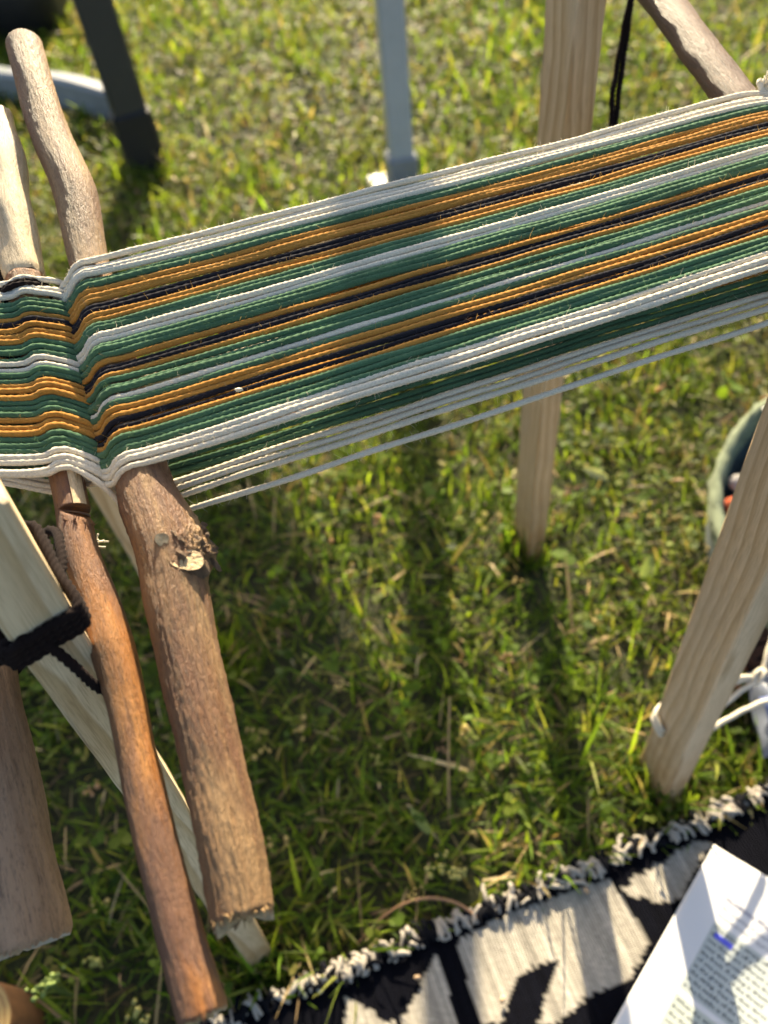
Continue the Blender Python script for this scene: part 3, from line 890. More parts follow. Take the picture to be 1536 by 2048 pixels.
YARNS = ('cream', 'green', 'ochre', 'black')
TOP = [('cream', 4), ('green', 2), ('ochre', 3), ('black', 2), ('ochre', 2), ('green', 2), ('cream', 2), ('green', 3), ('ochre', 1), ('black', 2),
       ('ochre', 1), ('green', 3), ('cream', 1), ('green', 1), ('ochre', 2), ('black', 2), ('ochre', 1), ('green', 3), ('cream', 3)]
LOW = [('cream', 3), ('green', 3), ('ochre', 1), ('black', 1), ('ochre', 3), ('green', 3), ('cream', 2), ('green', 2), ('ochre', 3), ('green', 3),
       ('ochre', 3), ('green', 3), ('cream', 4)]
fuzz_src = {k: [] for k in YARNS}
for layer, runs in (('top', TOP), ('low', LOW)):
    seq = [colour for colour, count in runs for _ in range(count)]
    n = len(seq)
    for i, ch in enumerate(seq):
        v = i / (n - 1)
        if layer == 'low':
            v = 0.0 + 1.03 * v
            if i == n - 1:
                v += 0.040
            if i == 0:
                v -= 0.03
        v += rng.normal(0, 0.0020)
        jit = rng.normal(0, 0.00028, 6)
        C, s = catmull(strand_path(v, layer, jit), 0.0009)
        C[:, 2] += 0.00018 * np.sin(s * rng.uniform(60, 140) + rng.uniform(0, 6)) + rng.normal(0, 0.00025)
        C += NW[None] * (0.00030 * np.sin(s * rng.uniform(30, 90) + rng.uniform(0, 6)))[:, None]
        rad = RY * rng.uniform(0.86, 1.10) * (0.82 if ch == 'black' else 1.0) * (1 + 0.05 * np.sin(s * rng.uniform(150, 400) + rng.uniform(0, 6)))
        V, fl = tube(C, rad, 14, NW, 4, 0.0118 * rng.uniform(0.8, 1.25), 0.095, rng.uniform(0, 6), s)
        o = link('yarn_strand', local_mesh('yarn_strand', V, fl, WL), M[ch], warp)
        o.matrix_basis = Matrix.Identity(4); o.matrix_parent_inverse = Matrix.Identity(4)
        T, N, B = frames(C, NW)
        fuzz_src[ch].append((C, T, N, B, rad))

def fuzz_mat(name, col):
    m, nt, out = new_mat(name)
    d = nd(nt, 'BsdfDiffuse', None, Color=(col[0], col[1], col[2], 1))
    t = nd(nt, 'BsdfTranslucent', None, Color=(col[0], col[1], col[2], 1))
    mx = nd(nt, 'MixShader', None, i0=0.5, i1=d.outputs[0], i2=t.outputs[0])
    nt.links.new(mx.outputs[0], out.inputs[0])
    return m
FUZZ = {'cream': fuzz_mat('cream_fuzz', (0.82, 0.76, 0.62)), 'green': fuzz_mat('green_fuzz', (0.17, 0.30, 0.15)),  # fibres coloured lighter than their yarn to paint in the fuzz highlight
        'ochre': fuzz_mat('ochre_fuzz', (0.66, 0.40, 0.12)), 'black': fuzz_mat('black_fuzz', (0.10, 0.10, 0.12))}

def fuzz_mesh(src, per_m, rmin=0.9, lmin=0.0005, lmax=0.0017, w=0.000038):
    VV, FF = [], []
    off = 0
    for C, T, N, B, rad in src:
        L = len(C)
        n = int(per_m * np.sum(np.linalg.norm(np.diff(C, axis=0), axis=1)))
        k = rng.integers(3, L - 3, n)
        th = rng.uniform(0, 2 * np.pi, n)
        out_ = N[k] * np.cos(th)[:, None] + B[k] * np.sin(th)[:, None]
        rr_ = (rad[k] if np.ndim(rad) else np.full(n, rad)) * rmin
        p0 = C[k] + out_ * rr_[:, None]
        dr = out_ * rng.uniform(0.15, 0.9, n)[:, None] + T[k] * rng.normal(0, 0.8, n)[:, None] + rng.normal(0, 0.25, (n, 3))
        dr /= np.linalg.norm(dr, axis=1, keepdims=True)
        ln = rng.uniform(lmin, lmax, n) * np.exp(rng.normal(-0.25, 0.4, n))
        bend = rng.normal(0, 0.35, (n, 3)) * ln[:, None]
        pts = [p0, p0 + dr * (ln * 0.5)[:, None] + bend * 0.35, p0 + dr * ln[:, None] + bend * 1.3]
        sd = np.cross(dr, np.array([0.0, -0.64, 0.77])); sd /= np.linalg.norm(sd, axis=1, keepdims=True) + 1e-9
        V = np.zeros((n, 6, 3))
        for q, ws in enumerate((1, 0.9, 0.5)):
            V[:, 2 * q] = pts[q] - sd * (w * ws)
            V[:, 2 * q + 1] = pts[q] + sd * (w * ws)
        b = np.arange(n)[:, None, None] * 6 + off
        FF.append((b + np.array([[0, 1, 3, 2], [2, 3, 5, 4]])[None]).reshape(-1, 4))
        VV.append(V.reshape(-1, 3)); off += n * 6
    return np.vstack(VV), np.vstack(FF)

for ch in YARNS:
    V, F = fuzz_mesh(fuzz_src[ch], 4300 if ch != 'black' else 2600)
    o = link('yarn_fuzz', local_mesh('yarn_fuzz', V, F, WL), FUZZ[ch], warp)
    o.matrix_basis = Matrix.Identity(4); o.matrix_parent_inverse = Matrix.Identity(4)
    o['kind'] = 'stuff'

# knotted tail of the outermost cream thread on the end stick
e0 = np.array([0.1893, 0.3440, 0.5296])
kc = on(e0, 62, 0.0115) + NW * 0.0008
lk = np.random.default_rng(44)
parts_ = []
for q in range(3):
    kp = [kc + np.array([math.cos(t + q * 2) * 0.0024, math.sin(1.3 * t + q) * 0.0020, math.sin(t + q * 1.1) * 0.0022]) for t in np.linspace(0, 5.6, 9)]
    C, s = catmull(kp, 0.0006)
    parts_.append(tube(C, RY * 0.9, 12, NW, 4, 0.011, 0.08, 0, s))
for q in range(26):
    d_ = np.array([0.35, 0.25, 0.75]) + lk.normal(0, 0.45, 3); d_ /= np.linalg.norm(d_)
    ln = lk.uniform(0.003, 0.0075)
    C, s = catmull([kc + lk.normal(0, 0.0008, 3), kc + d_ * ln * 0.6, kc + d_ * ln + lk.normal(0, 0.0012, 3)], 0.0008)
    parts_.append(tube(C, lk.uniform(0.00010, 0.00028), 5, UP))
V, fl = merge(parts_)
o = link('yarn_knot', local_mesh('yarn_knot', V, fl, WL), M['cream'], warp)
o.matrix_basis = Matrix.Identity(4); o.matrix_parent_inverse = Matrix.Identity(4)
# frayed cream end poking out behind the orange stick
cv = []
base = np.array([-0.1195, 0.2040, 0.462])
for q in range(7):
    d_ = np.array([0.75, -0.15, 0.12]) + lr.normal(0, 0.28, 3)
    d_ /= np.linalg.norm(d_)
    C, s = catmull([base + np.array([0.004, 0, 0]) * 0 + lr.normal(0, 0.0004, 3), base + d_ * 0.003, base + d_ * 0.0060 + lr.normal(0, 0.001, 3)], 0.0008)
    cv.append(tube(C, 0.00042, 6, UP))
mv, mf = merge(cv)
o = link('frayed_yarn_end', local_mesh('frayed_yarn_end', mv, mf, WL), M['cream'], warp)
o.matrix_basis = Matrix.Identity(4); o.matrix_parent_inverse = Matrix.Identity(4)
# speck of lint on the green stripe
V = ICO * np.array([0.0016, 0.0011, 0.0009]) * (1 + rng.normal(0, 0.25, (12, 1))) + np.array([-0.0460, 0.2200, 0.5165])
tag(link('lint_speck', mesh_np('lint_speck', V, ICOF, False), M['cream']), 'tiny white speck of lint resting on the warp', 'lint')

# ------------------------------------------------------------------ dark brown yarn ties
def yarn(name, paths, mat, parent_loc, label, cat, r=0.0016, fz=1800, group=None):
    root = empty(name, parent_loc, label, cat, group)
    src = []
    for pname, pts in paths:
        C, s = catmull(pts, 0.0007)
        C = C + np.stack([0.0002 * np.sin(s * 300 + q) for q in (0, 2, 4)], 1)
        V, fl = tube(C, r, 12, (0.3, 0.5, 0.8), 3, 0.0085, 0.17, 0, s)
        o = link(pname, local_mesh(pname, V, fl, parent_loc), mat, root)
        o.matrix_basis = Matrix.Identity(4); o.matrix_parent_inverse = Matrix.Identity(4)
        T, N, B = frames(C, (0.3, 0.5, 0.8))
        src.append((C, T, N, B, r))
    if fz:
        V, F = fuzz_mesh(src, fz)
        o = link('yarn_fuzz', local_mesh('yarn_fuzz', V, F, parent_loc), mat, root)
        o.matrix_basis = Matrix.Identity(4); o.matrix_parent_inverse = Matrix.Identity(4)
        o['kind'] = 'stuff'
    return root

def around_post(c, z, hx=0.0114, hy=0.0207, tilt=0.0, spin=0.0):
    c = np.array([c[0], c[1], z])
    sp = math.radians(spin)
    DX = DW * math.cos(sp) + NW * math.sin(sp)
    NX = NW * math.cos(sp) - DW * math.sin(sp)
    pts = []
    for a, b_ in ((-1, -1), (0, -1.02), (1, -1), (1.04, 0), (1, 1), (0, 1.02), (-1, 1), (-1.04, 0), (-1, -1)):
        pts.append(c + DX * a * hx + NX * b_ * hy + UP * (tilt * a * 0.5 + tilt * b_ * 0.3))
    return pts

PC = (-0.1188, 0.1510)
paths = []
for k, dz in enumerate((0.5085, 0.5058, 0.5030, 0.5003)):
    paths.append(('yarn_turn', around_post((-0.1172 - 0.0002 * k, PC[1]), dz, tilt=0.0015, spin=17)))
# figure through to the end stick on the left
paths.append(('yarn_turn', [(-0.122, 0.1290, 0.504), (-0.136, 0.134, 0.500), (-0.158, 0.141, 0.487), (-0.1700, 0.147, 0.468), (-0.168, 0.153, 0.452), (-0.157, 0.159, 0.4455), (-0.142, 0.165, 0.456), (-0.134, 0.170, 0.482), (-0.131, 0.170, 0.500)]))
paths.append(('yarn_turn', [(-0.121, 0.1290, 0.501), (-0.136, 0.133, 0.497), (-0.157, 0.139, 0.484), (-0.1695, 0.144, 0.465), (-0.1675, 0.150, 0.449), (-0.156, 0.156, 0.4430), (-0.141, 0.162, 0.454), (-0.133, 0.168, 0.480), (-0.131, 0.169, 0.498)]))
kn = np.array([-0.1155, 0.1300, 0.5045])
for q in range(5):
    a = q * 0.9
    paths.append(('yarn_knot', [kn + np.array([math.cos(t + a) * 0.0036, math.sin(t * 1.3 + a) * 0.0022, math.sin(t + a * 1.7) * 0.0036]) for t in np.linspace(0, 5.4, 9)]))
paths.append(('yarn_tail', [kn, (-0.1105, 0.1332, 0.5055), (-0.1062, 0.1310, 0.4994), (-0.1026, 0.1288, 0.4885), (-0.0995, 0.1278, 0.4765), (-0.0965, 0.1300, 0.4660)]))
paths.append(('yarn_turn', [(-0.1058, 0.1360, 0.5060), (-0.1050, 0.1500, 0.5060), (-0.1075, 0.1640, 0.5045), (-0.1120, 0.1760, 0.5010), (-0.1190, 0.1830, 0.4960), (-0.1230, 0.1800, 0.4900), (-0.1240, 0.1720, 0.4900)]))
yarn('yarn_tie', paths, M['brown_wool'], (-0.1188, 0.151, 0.48), 'dark brown yarn knotted around the pale left post with a loose tail', 'yarn tie')

paths = [('yarn_turn', around_post((0.1533, 0.505), z, tilt=0.002)) for z in (0.5560, 0.5530, 0.5500)]
paths += [('yarn_turn', [(0.165, 0.486, 0.555), (0.174, 0.495, 0.559), (0.1815, 0.500, 0.5605), (0.1915, 0.503, 0.552), (0.1820, 0.506, 0.5395), (0.172, 0.510, 0.542), (0.166, 0.524, 0.550)])]
paths += [('yarn_tail', [(0.1880, 0.4990, 0.5570), (0.1934, 0.5235, 0.5283), (0.1872, 0.5120, 0.5106), (0.1795, 0.4945, 0.4922), (0.1758, 0.4856, 0.4837), (0.1738, 0.4734, 0.4640), (0.1735, 0.4720, 0.4450)]),
          ('yarn_tail', [(0.1890, 0.5010, 0.5580), (0.1944, 0.5258, 0.5293), (0.1905, 0.5144, 0.5142), (0.1866, 0.5039, 0.5016), (0.1804, 0.4876, 0.4854), (0.1760, 0.4740, 0.4650), (0.1755, 0.4725, 0.4480)])]
yarn('yarn_tie', paths, M['brown_wool'], (0.17, 0.5, 0.53), 'dark brown yarn loops hanging beside the post behind the warp', 'yarn tie')

paths = [('yarn_turn', around_post((-0.2028, 0.410), z, tilt=0.002)) for z in (0.520, 0.517)]
for dy in (0.0, -0.0022):
    cS = np.array([-0.1333, 0.2900 + dy, 0.5238])
    ring = [cS + 0.0090 * (math.cos(t) * DW + math.sin(t) * np.array([0.0, -0.32, 0.947])) for t in np.linspace(-2.6, 3.4, 12)]
    paths.append(('yarn_turn', [(-0.192, 0.392, 0.520), (-0.166, 0.340, 0.519)] + ring + [(-0.160, 0.334, 0.521), (-0.193, 0.390, 0.5185)]))
yarn('yarn_tie', paths, M['brown_wool'], (-0.2, 0.4, 0.5), 'dark yarn lashing the peeled end of the orange stick at upper left', 'yarn tie', r=0.0011)

# ------------------------------------------------------------------ tent leg
steel = simple_mat('pale_grey_painted_steel', (0.40, 0.43, 0.46), 0.42, 0.06, 30, 0.1)
root = empty('tent_leg', (0.117, 1.335, 0), 'straight pale grey metal tent leg standing in the lawn', 'tent leg')
V, fl = bevel_box(0.040, 0.040, 2.05, 0.004, 0.005)
ca, sa = math.cos(0.10), math.sin(0.10)
Rz = np.array([[ca, -sa, 0], [sa, ca, 0], [0, 0, 1]])
link('tube', mesh_np('tube', V @ Rz.T, fl, False), steel, root).matrix_parent_inverse = Matrix.Identity(4)
V, fl = bevel_box(0.052, 0.052, 0.06, 0.005, 0.0)
o = link('foot_socket', mesh_np('foot_socket', V @ Rz.T, fl, False), simple_mat('grey_plastic_foot', (0.22, 0.235, 0.25), 0.5), root); o.matrix_parent_inverse = Matrix.Identity(4)
V, fl = bevel_box(0.085, 0.055, 0.008, 0.003, 0.012)
o = link('foot_plate', mesh_np('foot_plate', (V + np.array([-0.020, -0.006, 0])) @ Rz.T, fl, False), simple_mat('pale_foot_plate', (0.42, 0.43, 0.36), 0.5), root); o.matrix_parent_inverse = Matrix.Identity(4)

# ------------------------------------------------------------------ dark table leg, plus a top added out of view to cast shade
tab = empty('table_with_shade_top', (-0.365, 1.545, 0), 'dark table leg with black foot on the lawn at upper left, unseen top added to cast shade', 'table')
e1 = np.array([-0.94, -0.34, 0]); e1 /= np.linalg.norm(e1)
e2 = np.array([-e1[1], e1[0], 0]) * -1
e2 = np.array([-0.34, 0.94, 0]); e2 /= np.linalg.norm(e2)
dkm = simple_mat('dark_grey_leg', (0.030, 0.031, 0.029), 0.55, 0.1, 30)
bkm = simple_mat('black_rubber', (0.007, 0.007, 0.008), 0.6, 0.1, 30)
ctr = np.array([-0.365, 1.545, 0])
def table_leg(offs):
    V, fl = bevel_box(0.062, 0.046, 0.60, 0.006, 0.105)
    V2 = V[:, :1] * e1 + V[:, 1:2] * e2 + V[:, 2:] * UP + offs
    o = link('leg', mesh_np('leg', V2, fl, False), dkm, tab); o.matrix_parent_inverse = Matrix.Identity(4)
    V, fl = bevel_box(0.074, 0.058, 0.125, 0.008, -0.01)
    V2 = V[:, :1] * e1 + V[:, 1:2] * e2 + V[:, 2:] * UP
    f_ = link('rubber_foot', mesh_np('rubber_foot', V2 + offs, fl, False), bkm, o); f_.matrix_parent_inverse = Matrix.Identity(4)
table_leg(np.zeros(3))
table_leg(e1 * 1.05)
# shade-casting top, added and turned for its shadow: right near corner at (0.11,1.36)
cr = np.array([0.175, 1.670, 0.700]) - ctr
V, fl = bevel_box(1.75, 0.62, 0.028, 0.006, 0.0)
V2 = (V[:, :1] + 0.875) * e1 + (V[:, 1:2] + 0.31) * e2 + V[:, 2:] * UP + cr
o = link('shade_caster_top', mesh_np('shade_caster_top', V2, fl, False), simple_mat('shade_top_laminate', (0.25, 0.22, 0.18), 0.5), tab); o.matrix_parent_inverse = Matrix.Identity(4)

# white beam lying behind the dark leg
bm_ = simple_mat('weathered_white_paint', (0.26, 0.28, 0.31), 0.45, 0.15, 12, 0.3, bump_scale=40)
V, fl = bevel_box(0.045, 0.066, 0.76, 0.008, 0.0)
d_ = np.array([0.353, -0.270, 0]); d_ /= np.linalg.norm(d_)
nn = np.array([-d_[1], d_[0], 0])
ob = np.array([-1.0, 2.205, 0.036])
V2 = V[:, 2:] * d_ + V[:, :1] * nn + V[:, 1:2] * UP
V2[:, 2] += 0.006 * np.sin((V[:, 2]) * 14)
tag(link('plank', mesh_np('plank', V2, fl, False), bm_, None, Matrix.Translation(ob)), 'whitish rounded beam lying on the grass behind the dark leg', 'beam')

# black bag in the far corner
root = empty('bag', (-0.90, 2.50, 0), 'black bag on the ground in the top left corner', 'bag')
blk = simple_mat('black_nylon', (0.010, 0.010, 0.012), 0.55, 0.3, 20, 0.4, bump_scale=30)
th = np.linspace(0, 2 * np.pi, 28, endpoint=False)
rings = []
for z, sc in ((0.0, 0.86), (0.03, 1.0), (0.12, 1.03), (0.22, 0.95), (0.29, 0.72), (0.30, 0.0)):
    q = 0.35
    x = np.sign(np.cos(th)) * np.abs(np.cos(th)) ** q * 0.24 * sc
    y = np.sign(np.sin(th)) * np.abs(np.sin(th)) ** q * 0.15 * sc
    rings.append(np.stack([x, y, np.full(28, z) + 0.012 * np.sin(3 * th + z * 30) * (z > 0.01)], 1))
V = np.vstack(rings)
F = np.array([(a * 28 + b_, a * 28 + (b_ + 1) % 28, (a + 1) * 28 + (b_ + 1) % 28, (a + 1) * 28 + b_) for a in range(5) for b_ in range(28)])
o = link('body', mesh_np('body', V, F), blk, root); o.matrix_parent_inverse = Matrix.Identity(4)
C, s = catmull([(-0.10, 0, 0.28), (-0.09, 0, 0.38), (0, 0, 0.42), (0.09, 0, 0.38), (0.10, 0, 0.28)], 0.01)
V, fl = tube(C, 0.012, 8, (0, 1, 0))
o = link('handle', mesh_np('handle', V, fl), blk, root); o.matrix_parent_inverse = Matrix.Identity(4)

# ------------------------------------------------------------------ basket at the right
bl = (BASKET[0], BASKET[1], 0)
root = empty('basket', bl, 'round soft basket with pale green rim at the right edge', 'basket')
rimm = yarn_mat('pale_green_felt', (0.20, 0.235, 0.155), 0.3, 0.1)
wallm = yarn_mat('teal_weave', (0.055, 0.075, 0.075), 0.3, 0.2)
th = np.linspace(0, 2 * np.pi, 121)
for k in range(3):
    z = 0.060 + 0.0095 * k
    rr_ = BASKET_R - 0.0045 + 0.001 * k
    C = np.stack([np.cos(th) * rr_, np.sin(th) * rr_, z + 0.003 * np.sin(5 * th + k)], 1)
    V, fl = tube(C, 0.0064, 10, (0, 0, 1), 4, 0.02, 0.06, 0, np.linspace(0, 1.3, 121), cap=False)
    o = link('rim_coil', mesh_np('rim_coil', V @ BM.T + rng.normal(0, 0.0011, V.shape), fl), rimm, root); o.matrix_parent_inverse = Matrix.Identity(4)
th = np.linspace(0, 2 * np.pi, 72, endpoint=False)
prof = [(0.0, 0.006), (BASKET_R - 0.03, 0.006), (BASKET_R - 0.016, 0.02), (BASKET_R - 0.010, 0.060), (BASKET_R - 0.004, 0.058), (BASKET_R - 0.006, 0.015), (BASKET_R - 0.02, -0.004)]
V = np.vstack([np.stack([np.cos(th) * r, np.sin(th) * r, np.full(72, z)], 1) for r, z in prof])
F = np.array([(a * 72 + b_, a * 72 + (b_ + 1) % 72, (a + 1) * 72 + (b_ + 1) % 72, (a + 1) * 72 + b_) for a in range(len(prof) - 1) for b_ in range(72)])
o = link('wall', mesh_np('wall', V @ BM.T, F), wallm, root); o.matrix_parent_inverse = Matrix.Identity(4)

# folded dark cloth inside the basket
cm, nt, out = new_mat('dark_teal_plaid')
v = obj_coord(nt)
w1 = nd(nt, 'TexWave', {'bands_direction': 'X'}, Vector=v, Scale=26, Distortion=0.6).outputs[0]
w2 = nd(nt, 'TexWave', {'bands_direction': 'Y'}, Vector=v, Scale=9, Distortion=0.4).outputs[0]
c = mixc(nt, ramp(nt, w1, [(0.5, 0.0), (0.9, 0.6)]), (0.022, 0.034, 0.042), (0.10, 0.14, 0.15))
c = mixc(nt, ramp(nt, w2, [(0.75, 0.0), (0.95, 0.8)]), c, (0.012, 0.016, 0.02))
p = nd(nt, 'BsdfPrincipled', None, Base_Color=c, Roughness=0.9)
nt.links.new(p.outputs[0], out.inputs[0])
gx = np.linspace(-1, 1, 50)
X, Y = np.meshgrid(gx, gx)
Rr = np.sqrt(X ** 2 + Y ** 2)
X2, Y2 = X * np.sqrt(1 - Y ** 2 / 2), Y * np.sqrt(1 - X ** 2 / 2)
Zc = 0.055 + 0.010 * np.sin(X2 * 9 + 2 * np.sin(Y2 * 5)) + 0.007 * np.sin(Y2 * 14 + X2 * 3) - 0.03 * (X2 ** 2 + Y2 ** 2) ** 2
id_ = np.arange(2500).reshape(50, 50)
F = np.stack([id_[:-1, :-1], id_[:-1, 1:], id_[1:, 1:], id_[1:, :-1]], -1).reshape(-1, 4)
V = np.stack([X2 * (BASKET_R - 0.022), Y2 * (BASKET_R - 0.022), Zc], -1).reshape(-1, 3)
tag(link('folded_cloth', mesh_np('folded_cloth', V @ BM.T, F), cm, None, Matrix.Translation(bl)), 'dark teal woven cloth lying inside the round basket', 'cloth')
def yarn_ball(loc, r, mat, label):
    root = empty('yarn_ball', loc, label, 'yarn ball')
    for k in range(14):
        a = rng.normal(0, 1, 3); a /= np.linalg.norm(a)
        b_ = np.cross(a, (0.3, 0.5, 0.8)); b_ /= np.linalg.norm(b_)
        c_ = np.cross(a, b_)
        t = np.linspace(0, 2 * np.pi, 33)
        off_ = rng.uniform(-0.45, 0.45) * r
        C = a * off_ + math.sqrt(r * r - off_ * off_) * (b_ * np.cos(t)[:, None] + c_ * np.sin(t)[:, None])
        V, fl = tube(C, r * 0.14, 7, a, cap=False)
        o = link('yarn_turn', mesh_np('yarn_turn', V, fl), mat, root); o.matrix_parent_inverse = Matrix.Identity(4)
    o = link('core', mesh_np('core', ICO * r * 0.96, ICOF), mat, root); o.matrix_parent_inverse = Matrix.Identity(4)
yarn_ball((0.3490, 0.4653, 0.0735), 0.0085, yarn_mat('coral_wool', (0.55, 0.13, 0.055), 0.15), 'small coral red yarn ball inside the basket rim')
yarn_ball((0.3660, 0.4948, 0.0720), 0.0080, yarn_mat('pale_grey_wool', (0.50, 0.47, 0.43), 0.1), 'small pale grey yarn ball beside the coral one')

# white cloth corner on basket
V = []
for i in range(10):
    for j in range(10):
        V.append((0.425 + i * 0.012, 0.548 - i * 0.002 + j * 0.004, 0.088 + 0.006 * math.sin(i * 0.8) + 0.004 * math.sin(j * 1.3)))
id_ = np.arange(100).reshape(10, 10)
F = np.stack([id_[:-1, :-1], id_[:-1, 1:], id_[1:, 1:], id_[1:, :-1]], -1).reshape(-1, 4)
tag(link('white_cloth', mesh_np('white_cloth', np.array(V), F), simple_mat('white_cotton_cloth', (0.72, 0.70, 0.62), 0.9, 0.05)), 'folded white cloth lying over the basket rim', 'cloth')

# ------------------------------------------------------------------ cord tied to the right post, pouch it leads to
cpaths = []
pc = np.array([0.2030, 0.2305])
for z, dy in ((0.112, 0.0), (0.104, 0.0015)):
    c_ = np.array([pc[0], pc[1], z])
    cpaths.append(('cord_strand', [(0.2165 + dy, 0.2325, z - 0.022), c_ + DW * 0.0115 + NW * -0.012 + UP * -0.018, c_ + DW * 0.0118 + NW * 0.014 + UP * -0.006, c_ + DW * 0.009 + NW * 0.0212, c_ + DW * -0.004 + NW * 0.0212 + UP * 0.003, c_ + DW * -0.0122 + NW * 0.016 + UP * 0.004, c_ + DW * -0.0125 + NW * 0.004, c_ + DW * -0.0118 + NW * 0.010 + UP * -0.002]))
kn2 = (0.2850, 0.2695, 0.100)
cpaths += [('cord_strand', [(0.2165, 0.2325, 0.090), (0.238, 0.2455, 0.0925), (0.262, 0.2585, 0.096), kn2, (0.300, 0.290, 0.108), (0.318, 0.318, 0.115)]),
           ('cord_strand', [(0.2150, 0.2300, 0.082), (0.240, 0.2405, 0.080), (0.266, 0.2510, 0.076), (0.2885, 0.2590, 0.071), (0.312, 0.266, 0.060)]),
           ('cord_strand', [(0.2170, 0.2500, 0.098), (0.243, 0.2640, 0.099), (0.266, 0.2680, 0.0995), kn2]),
           ('cord_strand', [(0.2170, 0.2530, 0.101), (0.243, 0.2672, 0.102), (0.268, 0.2700, 0.102), kn2])]
for q in range(3):
    cpaths.append(('cord_knot', [np.array(kn2) + np.array([math.cos(t + q) * 0.0045, math.sin(t * 1.2 + q) * 0.0035, math.sin(t + 2 * q) * 0.0045]) for t in np.linspace(0, 5.6, 9)]))
yarn('cotton_cord', cpaths, M['cord'], (0.2072, 0.231, 0.1), 'white cotton cord tied around the foot of the right post', 'cord', r=0.0020, fz=200)

root = empty('pouch', (0.335, 0.268, 0), 'grey and blue plastic pouch at the right edge under the cords', 'pouch')
gx = np.linspace(-1, 1, 24)
X, Y = np.meshgrid(gx, gx)
puff = np.sqrt(np.clip((1 - X ** 4) * (1 - Y ** 4), 0, 1))
for sgn, nm in ((1, 'top_panel'), (-1, 'bottom_panel')):
    Zp = 0.030 + sgn * 0.022 * puff + 0.003 * np.sin(X * 8 + Y * 5)
    V = np.stack([X * 0.036 + Y * 0.008, Y * 0.040, Zp], -1).reshape(-1, 3)
    id_ = np.arange(576).reshape(24, 24)
    F = np.stack([id_[:-1, :-1], id_[:-1, 1:], id_[1:, 1:], id_[1:, :-1]], -1).reshape(-1, 4)
    o = link(nm, mesh_np(nm, V, F), simple_mat('grey_blue_film', (0.16, 0.18, 0.23), 0.25, 0.3, 40), root); o.matrix_parent_inverse = Matrix.Identity(4)
V = np.stack([X * 0.010 - 0.026, Y * 0.020 - 0.016, 0.052 + 0.006 * puff + 0.004 * np.sin(Y * 3)], -1).reshape(-1, 3)
o = link('blue_flap', mesh_np('blue_flap', V, F), simple_mat('blue_film', (0.12, 0.16, 0.36), 0.25, 0.3, 40), root); o.matrix_parent_inverse = Matrix.Identity(4)

# terracotta yarn ball and brown wool heap by the right edge
yarn_ball((0.292, 0.318, 0.020), 0.020, yarn_mat('terracotta_wool', (0.42, 0.15, 0.065), 0.2), 'terracotta yarn ball in the grass behind the white cord knot')
yarn_ball((0.335, 0.335, 0.028), 0.030, yarn_mat('umber_wool', (0.055, 0.030, 0.022), 0.3), 'dark brown yarn ball at the right edge behind the cords')

# ------------------------------------------------------------------ rug with fringe
rug_root = empty('rug', (RUG0[0], RUG0[1], 0.0), 'black and cream patterned woven rug at the lower right', 'rug')
na, nb_ = 360, 200
A = np.linspace(-0.28, 0.95, na * 2 // 2 * 1 + 150)
Bv = np.linspace(0.0, 0.46, 210)
AA, BB = np.meshgrid(A, Bv)
PX = RUG0[0] + AA * RE1[0] + BB * RE2[0]
PY = RUG0[1] + AA * RE1[1] + BB * RE2[1]
ZZ = 0.0105 + 0.0016 * np.sin(AA * 40 + 2 * np.sin(BB * 25)) * np.exp(-BB * 6) + 0.001 * np.sin(BB * 70 + AA * 9)
CREAM = [
    [(-0.0820, 0.1013), (-0.0460, 0.0782), (-0.0834, 0.0826)],
    [(-0.0834, 0.0826), (-0.0460, 0.0782), (-0.020, 0.045), (-0.09, 0.04)],
    [(-0.0073, 0.1209), (0.0003, 0.0727), (-0.002, 0.04), (-0.03, 0.04), (-0.0422, 0.0777)],
    [(0.0091, 0.1240), (0.0250, 0.1330), (0.0620, 0.1430), (0.1038, 0.1510), (0.1392, 0.1560), (0.1569, 0.1088), (0.1337, 0.0848), (0.1016, 0.0789), (0.0714, 0.0642), (0.0588, 0.0657), (0.0858, 0.1058), (0.0533, 0.0996), (0.0430, 0.0877), (0.0333, 0.0687), (0.0169, 0.0707)],
    [(0.1439, 0.1469), (0.2033, 0.1700), (0.2159, 0.1767), (0.2326, 0.1734), (0.2151, 0.1600), (0.1891, 0.1332), (0.1693, 0.1340)],
    [(0.30, 0.12), (0.37, 0.17), (0.43, 0.10), (0.36, 0.04)],
    [(-0.02, -0.03), (0.06, 0.02), (0.13, -0.04), (0.05, -0.10)], [(0.20, -0.06), (0.28, 0.0), (0.34, -0.08), (0.27, -0.13)],
    [(-0.22, 0.03), (-0.15, 0.06), (-0.12, 0.0), (-0.19, -0.04)], [(0.45, 0.0), (0.52, 0.06), (0.58, -0.02), (0.5, -0.07)],
]
def inside(poly, x, y):
    ins = np.zeros(x.shape, bool)
    n = len(poly)
    for i in range(n):
        x1, y1 = poly[i]; x2, y2 = poly[(i + 1) % n]
        if y1 == y2:
            continue
        c_ = ((y1 > y) != (y2 > y)) & (x < (x2 - x1) * (y - y1) / (y2 - y1) + x1)
        ins ^= c_
    return ins
cj = rng.normal(0, 0.0011, (1, PX.shape[1]))
wx = PX + RE2[0] * cj
wy = PY + RE2[1] * cj
ins = np.zeros(PX.shape, bool)
for pl_ in CREAM:
    ins |= inside(pl_, wx, wy)
colr = np.where(ins[..., None], np.array([0.50, 0.46, 0.385]), np.array([0.0038, 0.0042, 0.0075]))
streak = np.repeat(rng.normal(0, 0.16, (1, PX.shape[1])), PX.shape[0], 0)
colr = colr * np.exp(streak)[..., None]
colr = colr * np.exp(rng.normal(0, 0.10, PX.shape))[..., None]
ids = np.arange(PX.size).reshape(PX.shape)
F = np.stack([ids[:-1, :-1], ids[1:, :-1], ids[1:, 1:], ids[:-1, 1:]], -1).reshape(-1, 4)
rm, nt, out = new_mat('rug_weave')
